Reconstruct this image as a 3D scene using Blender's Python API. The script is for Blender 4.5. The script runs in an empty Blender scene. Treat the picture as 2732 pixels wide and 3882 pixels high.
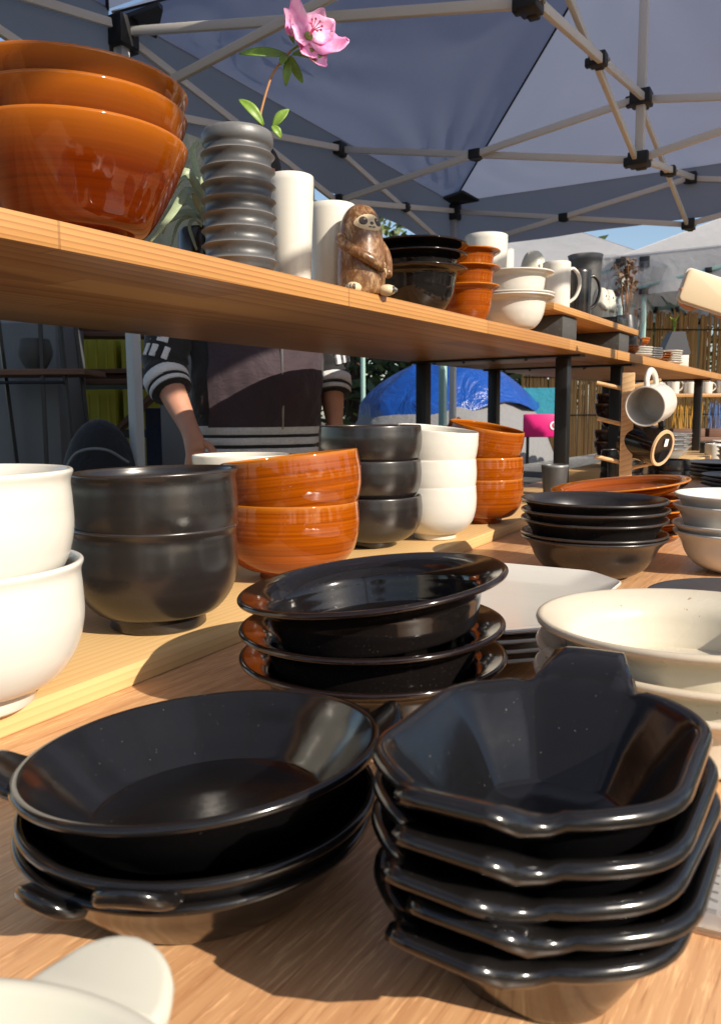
import bpy, bmesh, math, random
from mathutils import Vector, Matrix, noise
random.seed(7)
R_ = math.radians
C = bpy.context.scene.collection
sc = bpy.context.scene
# ------------------------------------------------------------------ camera, sky, sun
ZC = 0.969                       # camera height; table top is 0.74
YAW = 0.57                       # camera heading measured from the table's long axis (+X)
cam = bpy.data.cameras.new('camera'); camo = bpy.data.objects.new('camera', cam); C.objects.link(camo)
cam.sensor_fit = 'VERTICAL'; cam.sensor_height = 36; cam.lens = 36*3060/3882
cam.clip_start = 0.02; cam.clip_end = 500
camo.location = (0, 0, ZC)
camo.rotation_euler = (Matrix.Rotation(YAW-math.pi/2, 4, 'Z') @ Matrix.Rotation(math.pi/2-0.12, 4, 'X') @ Matrix.Rotation(-0.0064, 4, 'Z')).to_euler()
cam.dof.use_dof = True; cam.dof.focus_distance = 0.85; cam.dof.aperture_fstop = 19
sc.camera = camo
SUN_DIR = Vector((-0.17, -1.0, 0.0)).normalized()          # horizontal direction towards the sun
SUN_EL = R_(30)
to_sun = Vector((SUN_DIR.x*math.cos(SUN_EL), SUN_DIR.y*math.cos(SUN_EL), math.sin(SUN_EL)))
w = bpy.data.worlds.new('World'); sc.world = w; w.use_nodes = True
nt = w.node_tree; bg = nt.nodes['Background']
sky = nt.nodes.new('ShaderNodeTexSky'); sky.sky_type = 'NISHITA'; sky.sun_disc = False
sky.sun_elevation = SUN_EL; sky.sun_rotation = math.atan2(to_sun.x, to_sun.y)
nt.links.new(sky.outputs[0], bg.inputs[0]); bg.inputs[1].default_value = 0.12
sun = bpy.data.lights.new('sun', 'SUN'); suno = bpy.data.objects.new('sun', sun); C.objects.link(suno)
sun.energy = 5.0; sun.angle = R_(0.53); sun.color = (1.0, 0.90, 0.76)
suno.rotation_euler = to_sun.to_track_quat('Z', 'Y').to_euler()
sc.view_settings.view_transform = 'Standard'; sc.view_settings.look = 'None'
sc.view_settings.exposure = 0.4; sc.view_settings.gamma = 1
sc.cycles.use_denoising = True
sc.cycles.max_bounces = 8; sc.cycles.transparent_max_bounces = 8
sc.cycles.sample_clamp_indirect = 6
T, P, SH = 0.74, 0.76, 1.1615    # table top, riser plank top, shelf top
# ------------------------------------------------------------------ helpers
def cf(lat, fwd, up):            # a point given as metres right of, ahead of and above the camera stand point
    return Vector((math.sin(YAW)*lat+math.cos(YAW)*fwd, -math.cos(YAW)*lat+math.sin(YAW)*fwd, ZC+up))
def link(name, me, mat, parent=None, smooth=True, sharp=40):
    o = bpy.data.objects.new(name, me); C.objects.link(o)
    if mat: me.materials.append(mat)
    if smooth:
        for p in me.polygons: p.use_smooth = True
        if sharp: me.set_sharp_from_angle(angle=R_(sharp))
    if parent: o.parent = parent
    return o
def tag(o, label=None, cat=None, group=None, kind=None):
    if label: o['label'] = label
    if cat: o['category'] = cat
    if group: o['group'] = group
    if kind: o['kind'] = kind
    return o
def thing(name, loc, label, cat, group=None, rz=0):
    o = bpy.data.objects.new(name, None); C.objects.link(o); o.empty_display_size = .05
    o.location = loc; o.rotation_euler = (0, 0, rz)
    return tag(o, label, cat, group)
def copytree(o, parent=None):
    c = o.copy(); C.objects.link(c); c.parent = parent
    for ch in list(o.children): copytree(ch, c)
    return c
class MB:
    def __init__(s): s.v = []; s.f = []; s.w = []
    def add(s, v, f, w=None):
        n = len(s.v); s.v += [tuple(p) for p in v]; s.f += [tuple(i+n for i in q) for q in f]
        s.w += (w if w else [0.0]*len(v)); return s
    def box(s, c, d, rz=0, M=None):
        x, y, z = d[0]/2, d[1]/2, d[2]/2
        m = Matrix.Translation(c) @ (M if M else Matrix.Rotation(rz, 4, 'Z'))
        vs = [m @ Vector((a*x, b*y, e*z)) for e in (-1, 1) for a, b in ((-1, -1), (1, -1), (1, 1), (-1, 1))]
        return s.add(vs, [(3, 2, 1, 0), (4, 5, 6, 7), (0, 1, 5, 4), (1, 2, 6, 5), (2, 3, 7, 6), (3, 0, 4, 7)])
    def bar(s, a, b, wd, ht=None):
        a, b = Vector(a), Vector(b); d = b-a; L = d.length
        q = d.to_track_quat('X', 'Z').to_matrix().to_4x4()
        return s.box((a+b)/2, (L, wd, ht or wd), M=q)
    def tube(s, pts, r, n=10, cap=True, flat=1.0):
        pts = [Vector(p) for p in pts]; k = len(pts); rs = r if isinstance(r, (list, tuple)) else [r]*k
        up = Vector((0, 0, 1)); vs = []; fs = []; prev = None
        for i, p in enumerate(pts):
            t = (pts[min(i+1, k-1)]-pts[max(i-1, 0)]).normalized()
            if prev is None:
                a = t.cross(up if abs(t.z) < .9 else Vector((1, 0, 0))).normalized()
            else: a = (prev-t*prev.dot(t)).normalized()
            prev = a; b = t.cross(a)
            for j in range(n):
                g = 2*math.pi*j/n; vs.append(p+(a*math.cos(g)+b*math.sin(g)*flat)*rs[i])
        for i in range(k-1):
            for j in range(n):
                fs.append((i*n+j, i*n+(j+1) % n, (i+1)*n+(j+1) % n, (i+1)*n+j))
        if cap: fs += [tuple(range(n))[::-1], tuple(range((k-1)*n, k*n))]
        return s.add(vs, fs)
    def lathe(s, prof, n=72, wts=None, M=None, sx=1, sy=1):
        vs = []; ws = []; idx = []
        for i, (r, z) in enumerate(prof):
            wv = wts[i] if wts else 0.0
            if r < 1e-6: idx.append([len(vs)]); vs.append(Vector((0, 0, z))); ws.append(wv)
            else:
                idx.append(list(range(len(vs), len(vs)+n)))
                for j in range(n):
                    g = 2*math.pi*j/n; vs.append(Vector((r*math.cos(g)*sx, r*math.sin(g)*sy, z))); ws.append(wv)
        fs = []
        for a, b in zip(idx, idx[1:]):
            for j in range(n):
                k = (j+1) % n
                if len(a) == 1 and len(b) == 1: continue
                if len(a) == 1: fs.append((a[0], b[k], b[j]))
                elif len(b) == 1: fs.append((a[j], a[k], b[0]))
                else: fs.append((a[j], a[k], b[k], b[j]))
        if M: vs = [M @ v for v in vs]
        return s.add(vs, fs, ws)
    def ball(s, c, r, n=14, m=8, M=None):
        rx, ry, rz = r if isinstance(r, (tuple, list)) else (r, r, r)
        pr = [(math.sin(math.pi*i/m), -math.cos(math.pi*i/m)) for i in range(m+1)]
        pr[0] = (0, -1); pr[-1] = (0, 1)
        mm = Matrix.Translation(c) @ (M or Matrix.Identity(4)) @ Matrix.Diagonal((rx, ry, rz, 1))
        return s.lathe(pr, n, M=mm)
    def mesh(s, name, flip=False):
        me = bpy.data.meshes.new(name); me.from_pydata(s.v, [], s.f); me.update()
        bm = bmesh.new(); bm.from_mesh(me); bmesh.ops.recalc_face_normals(bm, faces=bm.faces[:]); bm.to_mesh(me); bm.free()
        at = me.attributes.new('rim', 'FLOAT', 'POINT'); at.data.foreach_set('value', s.w)
        return me
    def build(s, name, mat, parent=None, smooth=True, sharp=40, bevel=0, seg=2):
        me = s.mesh(name)
        if bevel:
            bm = bmesh.new(); bm.from_mesh(me)
            bmesh.ops.bevel(bm, geom=[e for e in bm.edges if e.is_manifold and e.calc_face_angle(0) > .5], offset=bevel, segments=seg, affect='EDGES', profile=.5, clamp_overlap=True)
            bm.to_mesh(me); bm.free()
        return link(name, me, mat, parent, smooth, sharp)
def cr(pts, k=6):                # Catmull-Rom through 2-D or 3-D points
    pts = [Vector(p) for p in pts]; out = []
    q = [2*pts[0]-pts[1]]+pts+[2*pts[-1]-pts[-2]]
    for i in range(1, len(q)-2):
        a, b, c, d = q[i-1:i+3]
        for j in range(k):
            t = j/k; out.append(.5*((2*b)+(c-a)*t+(2*a-5*b+4*c-d)*t*t+(3*b-a-3*c+d)*t**3))
    out.append(pts[-1]); return out
# ------------------------------------------------------------------ materials
def mat(name, col=(.5, .5, .5), rough=.5, metal=0, coat=0, spec=.5, sss=0):
    m = bpy.data.materials.new(name); m.use_nodes = True; b = m.node_tree.nodes['Principled BSDF']
    b.inputs['Base Color'].default_value = (*col, 1); b.inputs['Roughness'].default_value = rough
    b.inputs['Metallic'].default_value = metal; b.inputs['Coat Weight'].default_value = coat
    b.inputs['Specular IOR Level'].default_value = spec
    m['n'] = 1
    return m
def N(m, t, **kw):
    n = m.node_tree.nodes.new(t)
    for k, v in kw.items(): setattr(n, k, v)
    return n
def L(m, a, b): m.node_tree.links.new(a, b)
def bsdf(m): return m.node_tree.nodes['Principled BSDF']
def coords(m, scale=(1, 1, 1), loc=(0, 0, 0), rot=(0, 0, 0), gen='Object'):
    tc = N(m, 'ShaderNodeTexCoord'); mp = N(m, 'ShaderNodeMapping')
    mp.inputs['Scale'].default_value = scale; mp.inputs['Location'].default_value = loc; mp.inputs['Rotation'].default_value = rot
    L(m, tc.outputs[gen], mp.inputs[0]); return mp.outputs[0]
def noise_n(m, vec, scale=5, detail=4, rough=.5, dist=0):
    n = N(m, 'ShaderNodeTexNoise'); n.inputs['Scale'].default_value = scale; n.inputs['Detail'].default_value = detail
    n.inputs['Roughness'].default_value = rough; n.inputs['Distortion'].default_value = dist
    if vec: L(m, vec, n.inputs['Vector'])
    return n.outputs['Fac']
def ramp(m, fac, stops):
    r = N(m, 'ShaderNodeValToRGB'); e = r.color_ramp.elements
    while len(e) < len(stops): e.new(.5)
    for i, (p, c) in enumerate(stops): e[i].position = p; e[i].color = (*c, 1) if len(c) == 3 else c
    L(m, fac, r.inputs[0]); return r.outputs[0]
def mix(m, a, b, fac, mode='MIX'):
    x = N(m, 'ShaderNodeMix', data_type='RGBA', blend_type=mode)
    for s, v in ((x.inputs[0], fac), (x.inputs[6], a), (x.inputs[7], b)):
        if isinstance(v, (int, float)): s.default_value = v
        elif isinstance(v, tuple): s.default_value = (*v, 1)
        else: L(m, v, s)
    return x.outputs[2]
def math_n(m, op, a, b=None):
    x = N(m, 'ShaderNodeMath', operation=op)
    for s, v in ((x.inputs[0], a), (x.inputs[1], b)):
        if v is None: continue
        if isinstance(v, (int, float)): s.default_value = v
        else: L(m, v, s)
    return x.outputs[0]
def bump(m, h, strength=.2, dist=.002):
    b = N(m, 'ShaderNodeBump'); b.inputs['Strength'].default_value = strength; b.inputs['Distance'].default_value = dist
    L(m, h, b.inputs['Height']); L(m, b.outputs[0], bsdf(m).inputs['Normal'])
def setcol(m, c): L(m, c, bsdf(m).inputs['Base Color'])
def rimattr(m):
    a = N(m, 'ShaderNodeAttribute', attribute_name='rim'); return a.outputs['Fac']
def wood(name, dark, mid, light, ring=26, stretch=.5, off=(0, .35, .9), rough=.45, fine=.5, scale=1.0, coat=0.0, dist=5.5, dsc=.32, flecks=False, knots=False):
    m = mat(name, mid, rough, coat=coat)
    v = coords(m, (stretch*scale, 1*scale, 1*scale), off)
    wv = N(m, 'ShaderNodeTexWave', wave_type='RINGS', rings_direction='X', wave_profile='SAW')
    wv.inputs['Scale'].default_value = ring; wv.inputs['Distortion'].default_value = dist; wv.inputs['Detail'].default_value = 2.5
    wv.inputs['Detail Scale'].default_value = dsc; wv.inputs['Detail Roughness'].default_value = .55
    L(m, v, wv.inputs['Vector'])
    c = ramp(m, wv.outputs['Fac'], [(0, light), (.55, mid), (.9, dark), (1, light)])
    v2 = coords(m, (3*scale, 140*scale, 140*scale)); f = noise_n(m, v2, 1.2, 5, .65)
    c = mix(m, c, ramp(m, f, [(.3, dark), (.7, light)]), fine*.55)
    v3 = coords(m, (1.3, 4, 4)); g = noise_n(m, v3, 2.2, 3)
    c = mix(m, c, ramp(m, g, [(.3, dark), (.65, light)]), .22)
    if knots:                                                    # edge-glued staves with finger joints
        sx_ = N(m, 'ShaderNodeSeparateXYZ'); L(m, coords(m), sx_.inputs[0])
        row = math_n(m, 'FLOOR', math_n(m, 'DIVIDE', sx_.outputs[1], .085)); u = math_n(m, 'ADD', math_n(m, 'DIVIDE', sx_.outputs[0], .52), math_n(m, 'MULTIPLY', row, .377))
        cb = N(m, 'ShaderNodeCombineXYZ'); L(m, math_n(m, 'FLOOR', u), cb.inputs[0]); L(m, row, cb.inputs[1])
        wn = N(m, 'ShaderNodeTexWhiteNoise'); L(m, cb.outputs[0], wn.inputs['Vector'])
        c = mix(m, c, ramp(m, wn.outputs['Value'], [(0, (.80, .72, .62)), (1, (1.06, 1.06, 1.04))]), 1.0, 'MULTIPLY')
        fr = math_n(m, 'LESS_THAN', math_n(m, 'FRACT', u), .006); fy = math_n(m, 'LESS_THAN', math_n(m, 'FRACT', math_n(m, 'DIVIDE', sx_.outputs[1], .085)), .012)
        c = mix(m, c, tuple(k*.6 for k in dark), math_n(m, 'MULTIPLY', math_n(m, 'MAXIMUM', fr, fy), .55))
        vo = N(m, 'ShaderNodeTexVoronoi'); vo.inputs['Scale'].default_value = 3.2; L(m, coords(m, (.55, 1.2, .6), (.31, .17, 0)), vo.inputs['Vector'])
        c = mix(m, c, tuple(k*.45 for k in dark), ramp(m, vo.outputs['Distance'], [(.040, (.85, .85, .85)), (.062, (0, 0, 0))]))
    if flecks:
        fk = noise_n(m, coords(m, (24, 340, 340)), 1.5, 4, .6, .2)
        c = mix(m, c, tuple(min(1, k*1.25) for k in light), ramp(m, fk, [(.55, (0, 0, 0)), (.66, (.65, .65, .65))]))
        c = mix(m, c, tuple(k*.7 for k in dark), ramp(m, noise_n(m, coords(m, (16, 260, 260), (5, 3, 1)), 1.5, 4, .6, .2), [(.56, (0, 0, 0)), (.68, (.65, .65, .65))]))
    setcol(m, c); bump(m, f, .12, .0015)
    return m
def glaze(name, base, dark, edge=None, rough=.1, streak=70, amt=.6, edgew=.8, speck=None, spec=.5, coat=0, bumpy=.05, sxy=3):
    m = mat(name, base, rough, spec=spec, coat=coat)
    v = coords(m, (sxy, sxy, streak)); f = noise_n(m, v, 1.6, 5, .6, .15)
    c = mix(m, base, dark, math_n(m, 'MULTIPLY', ramp(m, f, [(.35, (0, 0, 0)), (.7, (1, 1, 1))]), amt))
    if edge: c = mix(m, c, edge, math_n(m, 'MULTIPLY', rimattr(m), edgew))
    if speck:
        s = noise_n(m, coords(m), speck[0], 2, .5); c = mix(m, c, speck[1], ramp(m, s, [(speck[2], (0, 0, 0)), (speck[2]+.02, (1, 1, 1))]))
    setcol(m, c)
    g = noise_n(m, coords(m), 45, 3); bump(m, g, bumpy, .002)
    rr = noise_n(m, coords(m), 14, 3); L(m, math_n(m, 'ADD', math_n(m, 'MULTIPLY', rr, rough*.7), rough*.65), bsdf(m).inputs['Roughness'])
    return m
M = {}
M['pine'] = wood('pine_shelf', (.30, .125, .034), (.52, .26, .085), (.58, .33, .12), ring=52, stretch=.10, knots=True, off=(0, .12, .06), rough=.42, fine=.35, dist=22, dsc=.055)
M['plank'] = wood('pale_plank', (.54, .32, .12), (.63, .40, .165), (.67, .45, .21), ring=60, stretch=.05, off=(0, .3, .5), rough=.5, fine=.4, dist=16, dsc=.05)
M['table'] = wood('table_oak', (.40, .18, .075), (.58, .30, .135), (.70, .42, .215), ring=40, stretch=.05, off=(0, .2, .8), rough=.36, fine=1.4, dist=20, dsc=.06, flecks=True)
M['peg'] = wood('rack_wood', (.45, .25, .10), (.62, .38, .17), (.70, .46, .24), ring=30, stretch=1, rough=.5)
M['oldwood'] = wood('old_boards', (.07, .03, .016), (.14, .065, .035), (.2, .1, .06), ring=20, stretch=.3, rough=.7)
M['amber'] = glaze('amber_glaze', (.33, .072, .002), (.11, .015, .0012), edge=(.62, .23, .02), rough=.06, streak=130, amt=.8, edgew=.55, sxy=1.1)
M['amber_deep'] = glaze('deep_amber_glaze', (.150, .021, .001), (.055, .006, .0008), edge=(.42, .118, .006), rough=.05, streak=110, amt=.6, edgew=.95, sxy=.9)
M['black_gloss'] = glaze('black_gloss_glaze', (.006, .005, .005), (.010, .007, .006), edge=(.055, .013, .003), rough=.10, amt=.5, edgew=.10, speck=(900, (.14, .13, .11), .725), bumpy=.10)
M['black_satin'] = glaze('black_satin_glaze', (.012, .010, .0095), (.020, .016, .015), edge=(.035, .026, .022), rough=.26, streak=120, amt=.6, speck=(700, (.10, .09, .085), .74), spec=.7, bumpy=.08)
M['black_oct'] = glaze('black_octagon_glaze', (.005, .005, .0055), (.008, .0075, .008), edge=(.012, .010, .009), rough=.16, amt=.5, edgew=.5, speck=(900, (.20, .18, .15), .748), spec=.55, bumpy=.12)
M['white'] = glaze('white_glaze', (.64, .615, .55), (.585, .555, .485), edge=(.68, .65, .595), rough=.22, amt=.35, bumpy=.10, coat=.2)
M['cream'] = glaze('cream_speckled_glaze', (.60, .545, .43), (.53, .47, .36), edge=(.54, .45, .34), rough=.28, amt=.4, speck=(210, (.34, .24, .14), .72), bumpy=.25, streak=40)
M['ivory'] = glaze('ivory_glaze', (.55, .53, .44), (.50, .475, .385), edge=(.58, .55, .46), rough=.30, amt=.3, bumpy=.1)
M['tan'] = glaze('tan_bisque', (.62, .42, .24), (.5, .33, .18), rough=.35, amt=.4)
M['pewter'] = glaze('pewter_glaze', (.055, .055, .056), (.034, .034, .036), edge=(.24, .24, .24), rough=.46, amt=.5, streak=40, speck=(420, (.20, .20, .20), .72), bumpy=.35, spec=.9)
M['block'] = glaze('concrete_block', (.06, .06, .058), (.03, .03, .03), rough=.8, streak=20, speck=(160, (.14, .14, .13), .7), bumpy=.6)
M['steel'] = mat('black_steel', (.010, .010, .011), .42)
M['nylon'] = mat('black_nylon', (.012, .012, .013), .5)
M['frame'] = mat('ivory_frame_paint', (.80, .76, .68), .35)
M['mint'] = mat('mint_frame_paint', (.30, .46, .42), .45)
M['pole'] = mat('grey_pole_paint', (.46, .47, .48), .4)
M['screw'] = mat('screw_metal', (.35, .33, .3), .35, 1)
M['card'] = mat('white_card', (.80, .79, .76), .6)
M['ink'] = mat('ink', (.03, .03, .03), .6)
def fabric(name, col, tr=.55, tcol=None):
    m = bpy.data.materials.new(name); m.use_nodes = True; nt = m.node_tree; nt.nodes.remove(nt.nodes['Principled BSDF'])
    d = N(m, 'ShaderNodeBsdfDiffuse'); t = N(m, 'ShaderNodeBsdfTranslucent'); x = N(m, 'ShaderNodeMixShader')
    n = noise_n(m, coords(m), 900, 2)
    c = mix(m, col, tuple(k*.8 for k in col), n)
    L(m, c, d.inputs[0]); t.inputs[0].default_value = (*(tcol or col), 1); x.inputs[0].default_value = tr
    g = noise_n(m, coords(m), 7, 4, .6, .6); b = N(m, 'ShaderNodeBump'); b.inputs['Strength'].default_value = .35; b.inputs['Distance'].default_value = .02
    L(m, g, b.inputs['Height']); L(m, b.outputs[0], d.inputs['Normal'])
    L(m, d.outputs[0], x.inputs[1]); L(m, t.outputs[0], x.inputs[2]); L(m, x.outputs[0], nt.nodes['Material Output'].inputs[0])
    return m
M['canopy'] = fabric('slate_blue_canopy', (.45, .48, .59), .45, (.32, .36, .49))
M['valance'] = fabric('slate_valance', (.30, .31, .36), .5, (.36, .37, .42))
M['white_canopy'] = fabric('white_canopy', (.75, .74, .74), .45, (.75, .73, .74))
def cloth(name, col, rough=.85, sheen=.2):
    m = mat(name, col, rough); n = noise_n(m, coords(m), 160, 4); setcol(m, mix(m, col, tuple(k*.6 for k in col), n))
    bsdf(m).inputs['Sheen Weight'].default_value = sheen; g = noise_n(m, coords(m), 9, 4, .6, .5); bump(m, g, .5, .03); return m
# ------------------------------------------------------------------ the ground
def ground():
    m = mat('packed_earth', (.25, .2, .14), .95)
    f = noise_n(m, coords(m, (1, 1, 1)), .35, 6, .6); f2 = noise_n(m, coords(m), 18, 6, .7)
    c = mix(m, ramp(m, f, [(.4, (.13, .11, .085)), (.6, (.06, .075, .03))]), ramp(m, f2, [(.3, (.06, .05, .04)), (.7, (.16, .14, .11))]), .45)
    setcol(m, c); bump(m, f2, .5, .03)
    n = 24; vs = []; fs = []
    for i in range(n+1):
        for j in range(n+1):
            x, y = (i/n-.5), (j/n-.5); x, y = 700*x*abs(x)**.8, 700*y*abs(y)**.8
            d = math.hypot(x, y); vs.append((x, y, -.02+(0 if d < 15 else .25*noise.noise(Vector((x*.03, y*.03, 0))))))
    for i in range(n):
        for j in range(n): fs.append((i*(n+1)+j, (i+1)*(n+1)+j, (i+1)*(n+1)+j+1, i*(n+1)+j+1))
    tag(MB().add(vs, fs).build('ground', m), kind='structure')
ground()
# ------------------------------------------------------------------ canopies
def canopy(cx, cy, th, label, group, m_roof, m_val, m_bar, m_leg, S=3.0, Hu=1.363, Hl=1.101, Hcu=1.328, Hcl=1.078, Ha=2.22, zb=ZC, seed=1, val=.30, skip=(), bw=.030, noval=(), legs=(0, 1, 2, 3)):
    root = thing('pop_up_canopy', (cx, cy, 0), label, 'canopy', group, th)
    h = S/2; U, Lw = zb+Hu, zb+Hl
    rnd = random.Random(seed)
    def bar(a, b, name='truss_bar', w=bw*.62, ht=bw): return MB().bar(a, b, w, ht).build(name, m_bar, root, bevel=.003)
    def joint(p, d=(.075, .06, .06), name='joint'):
        o = MB().box((0, 0, 0), d).box((d[0]*.45, 0, -d[2]*.2), (d[0]*.5, d[1]*.55, d[2]*.7)).box((0, d[1]*.5, -d[2]*.1), (d[0]*.5, d[1]*.5, d[2]*.7)).build(name, M['nylon'], root, bevel=.006)
        o.location = p; MB().ball((d[0]*.3, -d[1]*.5, 0), .008).build('bolt', M['screw'], o); return o
    def scissor(a, b, ha=(Hu, Hl), hb=(Hu, Hl)):
        a, b = Vector(a), Vector(b); d = (b-a).normalized(); n = Vector((-d.y, d.x))*.012
        for s, (z0, z1) in ((1, (ha[0], hb[1])), (-1, (ha[1], hb[0]))):
            p = a+n*s; q = b+n*s; bar((p.x, p.y, zb+z0), (q.x, q.y, zb+z1))
        c = (a+b)/2; joint((c.x, c.y, zb+(ha[0]+ha[1]+hb[0]+hb[1])/4), (.05, .06, .045), 'pivot')
    cor = [(-h, -h), (h, -h), (h, h), (-h, h)]; mid = [(0, -h), (h, 0), (0, h), (-h, 0)]
    for i in range(4):
        if i in skip: continue
        a, b, m_ = cor[i], cor[(i+1) % 4], mid[i]
        scissor(a, m_); scissor(m_, b); scissor(m_, (0, 0), (Hu, Hl), (Hcu, Hcl))
        joint((*m_, U)); joint((*m_, Lw))
    joint((0, 0, zb+Hcu), (.085, .085, .06)); joint((0, 0, zb+Hcl), (.085, .085, .055))
    MB().box((0, 0, zb+(Hcl-.01+Ha-.03)/2), (.036, .036, Ha-Hcl-.04)).build('centre_pole', m_bar, root, bevel=.004)
    for i, (x, y) in enumerate(cor):
        if i not in legs: continue
        lg = MB().box((x, y, (U+.02)/2), (.042, .042, U+.02)).build('leg', m_leg, root, bevel=.006)
        MB().box((x, y, .008), (.11, .11, .016)).build('foot_plate', m_leg, lg)
        joint((x, y, U-.01), (.09, .09, .10)); joint((x, y, Lw), (.085, .085, .06))
        pd = MB().add([(x*1.0, y*1.0, U+.05), (x*.88, y, U+.055), (x*.93, y*.93, U+.10), (x, y*.88, U+.055), (x, y, U+.035), (x*.88, y, U+.04), (x*.93, y*.93, U+.085), (x, y*.88, U+.04)],
                      [(0, 1, 2, 3), (7, 6, 5, 4), (0, 4, 5, 1), (1, 5, 6, 2), (2, 6, 7, 3), (3, 7, 4, 0)]).build('corner_pad', M['nylon'], root)
    # roof: four cloth panels pulled tight over the peak and hips, folds running out of the corners
    e = h+.02; n = 30; zE = U+.06; zA = zb+Ha
    for i in range(4):
        a, b = Vector(cor[i])*(e/h), Vector(cor[(i+1) % 4])*(e/h); vs = []; fs = []
        for r in range(n+1):
            t = r/n
            for k in range(n+1):
                s = k/n; p = (a*(1-s)+b*s)*(1-t); z = zE+(zA-zE)*t
                ed = min(s, 1-s); z -= .05*math.sin(math.pi*s)*math.sin(math.pi*min(1, t*1.0))*(1-t)**.3
                for q, sg in ((s, 1), (1-s, 2)):              # corner folds
                    ang = math.atan2(t, max(q, 1e-4)); dist = math.hypot(t, q)
                    z += .017*math.sin(ang*(17+2*sg)+i)*math.exp(-(dist/.33)**2)*min(1, q*12)*min(1, dist*8)*(1-t)*min(1, t*9)
                z += .008*noise.noise(Vector((s*5+i*7, t*4, seed)))*min(1, ed*8)*min(1, t*6)
                vs.append((p.x, p.y, z))
        for r in range(n):
            for k in range(n):
                q = r*(n+1)+k; fs.append((q, q+1, q+n+2, q+n+1))
        me = bpy.data.meshes.new('roof_panel'); me.from_pydata(vs, [], fs); link('roof_panel', me, m_roof, root, sharp=0)
        # hip seam
        MB().tube([(a.x, a.y, zE-.003), (0, 0, zA-.004)], .006, 6).build('hip_seam', M['nylon'] if m_roof is M['canopy'] else m_roof, root)
        if i in skip or i in noval: continue
        vs = []; fs = []; nn = 40                              # valance
        d = (b-a).normalized(); nv = Vector((d.y, -d.x))
        for r in range(7):
            for k in range(nn+1):
                s = k/nn; p = a*(1-s)+b*s+nv*(.012*math.sin(s*33+i)*r/6+.01*noise.noise(Vector((s*9, r*.4, i+seed)))*r/6)
                vs.append((p.x-nv.x*.006, p.y-nv.y*.006, zE+.012-(val+.012+.012*math.sin(s*7+seed))*r/6))
        for r in range(6):
            for k in range(nn):
                q = r*(nn+1)+k; fs.append((q, q+1, q+nn+2, q+nn+1))
        me = bpy.data.meshes.new('valance'); me.from_pydata(vs, [], fs); link('valance', me, m_val, root, sharp=0)
    return root
th = .052; ax_ = Vector((math.cos(th), math.sin(th))); c1 = Vector((3.698, .939))
canopy(c1.x, c1.y, th, 'slate blue pop-up canopy with cream scissor frame over the pottery shelf', 'slate canopies over the stall', M['canopy'], M['valance'], M['frame'], M['pole'], seed=1, noval=(0, 3))
c2 = c1-ax_*3.06
canopy(c2.x, c2.y, th, 'slate blue pop-up canopy over the foremost table, beside the vendor', 'slate canopies over the stall', M['canopy'], M['valance'], M['frame'], M['pole'], seed=2, val=.26, skip=(1,), noval=(0,), legs=(0, 3))
canopy(9.25, .62, .02, 'white pop-up canopy with mint green frame in front of the reed fence', 'far canopies', M['white_canopy'], M['white_canopy'], M['mint'], M['mint'], seed=3, val=.36)
q4 = cf(2.1, 9.6, 0)
canopy(q4.x, q4.y, .02, 'pale lavender-white pop-up canopy beyond the tarpaulin tent', 'far canopies', M['white_canopy'], M['white_canopy'], M['mint'], M['mint'], seed=4, val=.3)
# ------------------------------------------------------------------ tables, shelf, riser plank
def table(x0, x1, y0, y1, label, m_top=None):
    t = thing('display_table', ((x0+x1)/2, (y0+y1)/2, 0), label, 'table', 'tables under the slate canopies')
    MB().box((0, 0, T-.0125), (x1-x0, y1-y0, .025)).build('table_top', m_top or M['table'], t, bevel=.002)
    for sx in (-1, 1):
        for sy in (-1, 1):
            MB().box((sx*((x1-x0)/2-.06), sy*((y1-y0)/2-.06), (T-.025)/2), (.035, .035, T-.025)).build('leg', M['steel'], t)
    MB().box((0, -(y1-y0)/2+.06, T-.045), (x1-x0-.1, .02, .03)).build('apron_rail', M['steel'], t)
table(-.55, 2.44, -.04, .96, 'red-brown wooden table carrying the black dishes and the riser plank')
table(2.45, 5.1, -.04, .96, 'wooden table beyond the mug rack, crowded with dark plates')
M['black_top'] = cloth('bounce_cut_black', (.016, .016, .018))  # black back tables are added to keep bounce light off the shelf undersides
table(-.55, 2.44, .965, 1.36, 'narrow black-topped back table, added to cut bounce light under the long shelf', M['black_top'])
table(2.45, 5.1, .965, 1.36, 'narrow black-topped back table, added to cut bounce light under the farther shelf', M['black_top'])
def shelf_unit(x0, x1, frames, label):
    u = thing('display_shelf', (x0, .985, T), label, 'shelf', 'plank shelves standing on the tables')
    b = MB().box(((x1-x0)/2, 0, SH-T-.014), (x1-x0-.003, .58, .028)).build('board', M['pine'], u, bevel=.0015)
    for fx in frames:
        f = MB().box((fx-x0, 0, SH-T-.028-.0035), (.045, .54, .006)).build('bracket', M['steel'], u)
        for q in range(5): MB().ball((fx-x0+.008, -.2+q*.1, SH-T-.037), (.006, .006, .003), 8, 4).build('screw', M['screw'], f)
        for y in (-.215, .235):
            MB().box((fx-x0, y, (SH-T-.035)/2), (.036, .036, SH-T-.035)).build('post', M['steel'], u, bevel=.002)
    return u
shelf_unit(-.25, 2.552, (-.1, 2.275), 'long pine board shelf on black steel posts bearing the amber bowls and vase')
shelf_unit(2.556, 4.6, (2.83, 4.3), 'farther pine board shelf on black posts beyond the concrete blocks')
pl = thing('riser_plank', (0.25, .5065, T), 'pale wooden riser plank under the rows of donburi and rice bowls', 'plank', rz=.0612)
MB().box((.92, .155, .010), (2.05, .30, .0196)).build('board', M['plank'], pl, bevel=.0012)
MB().box((-.335, .155, .010), (.45, .30, .0196)).build('board', M['plank'], pl, bevel=.0012)
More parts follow.
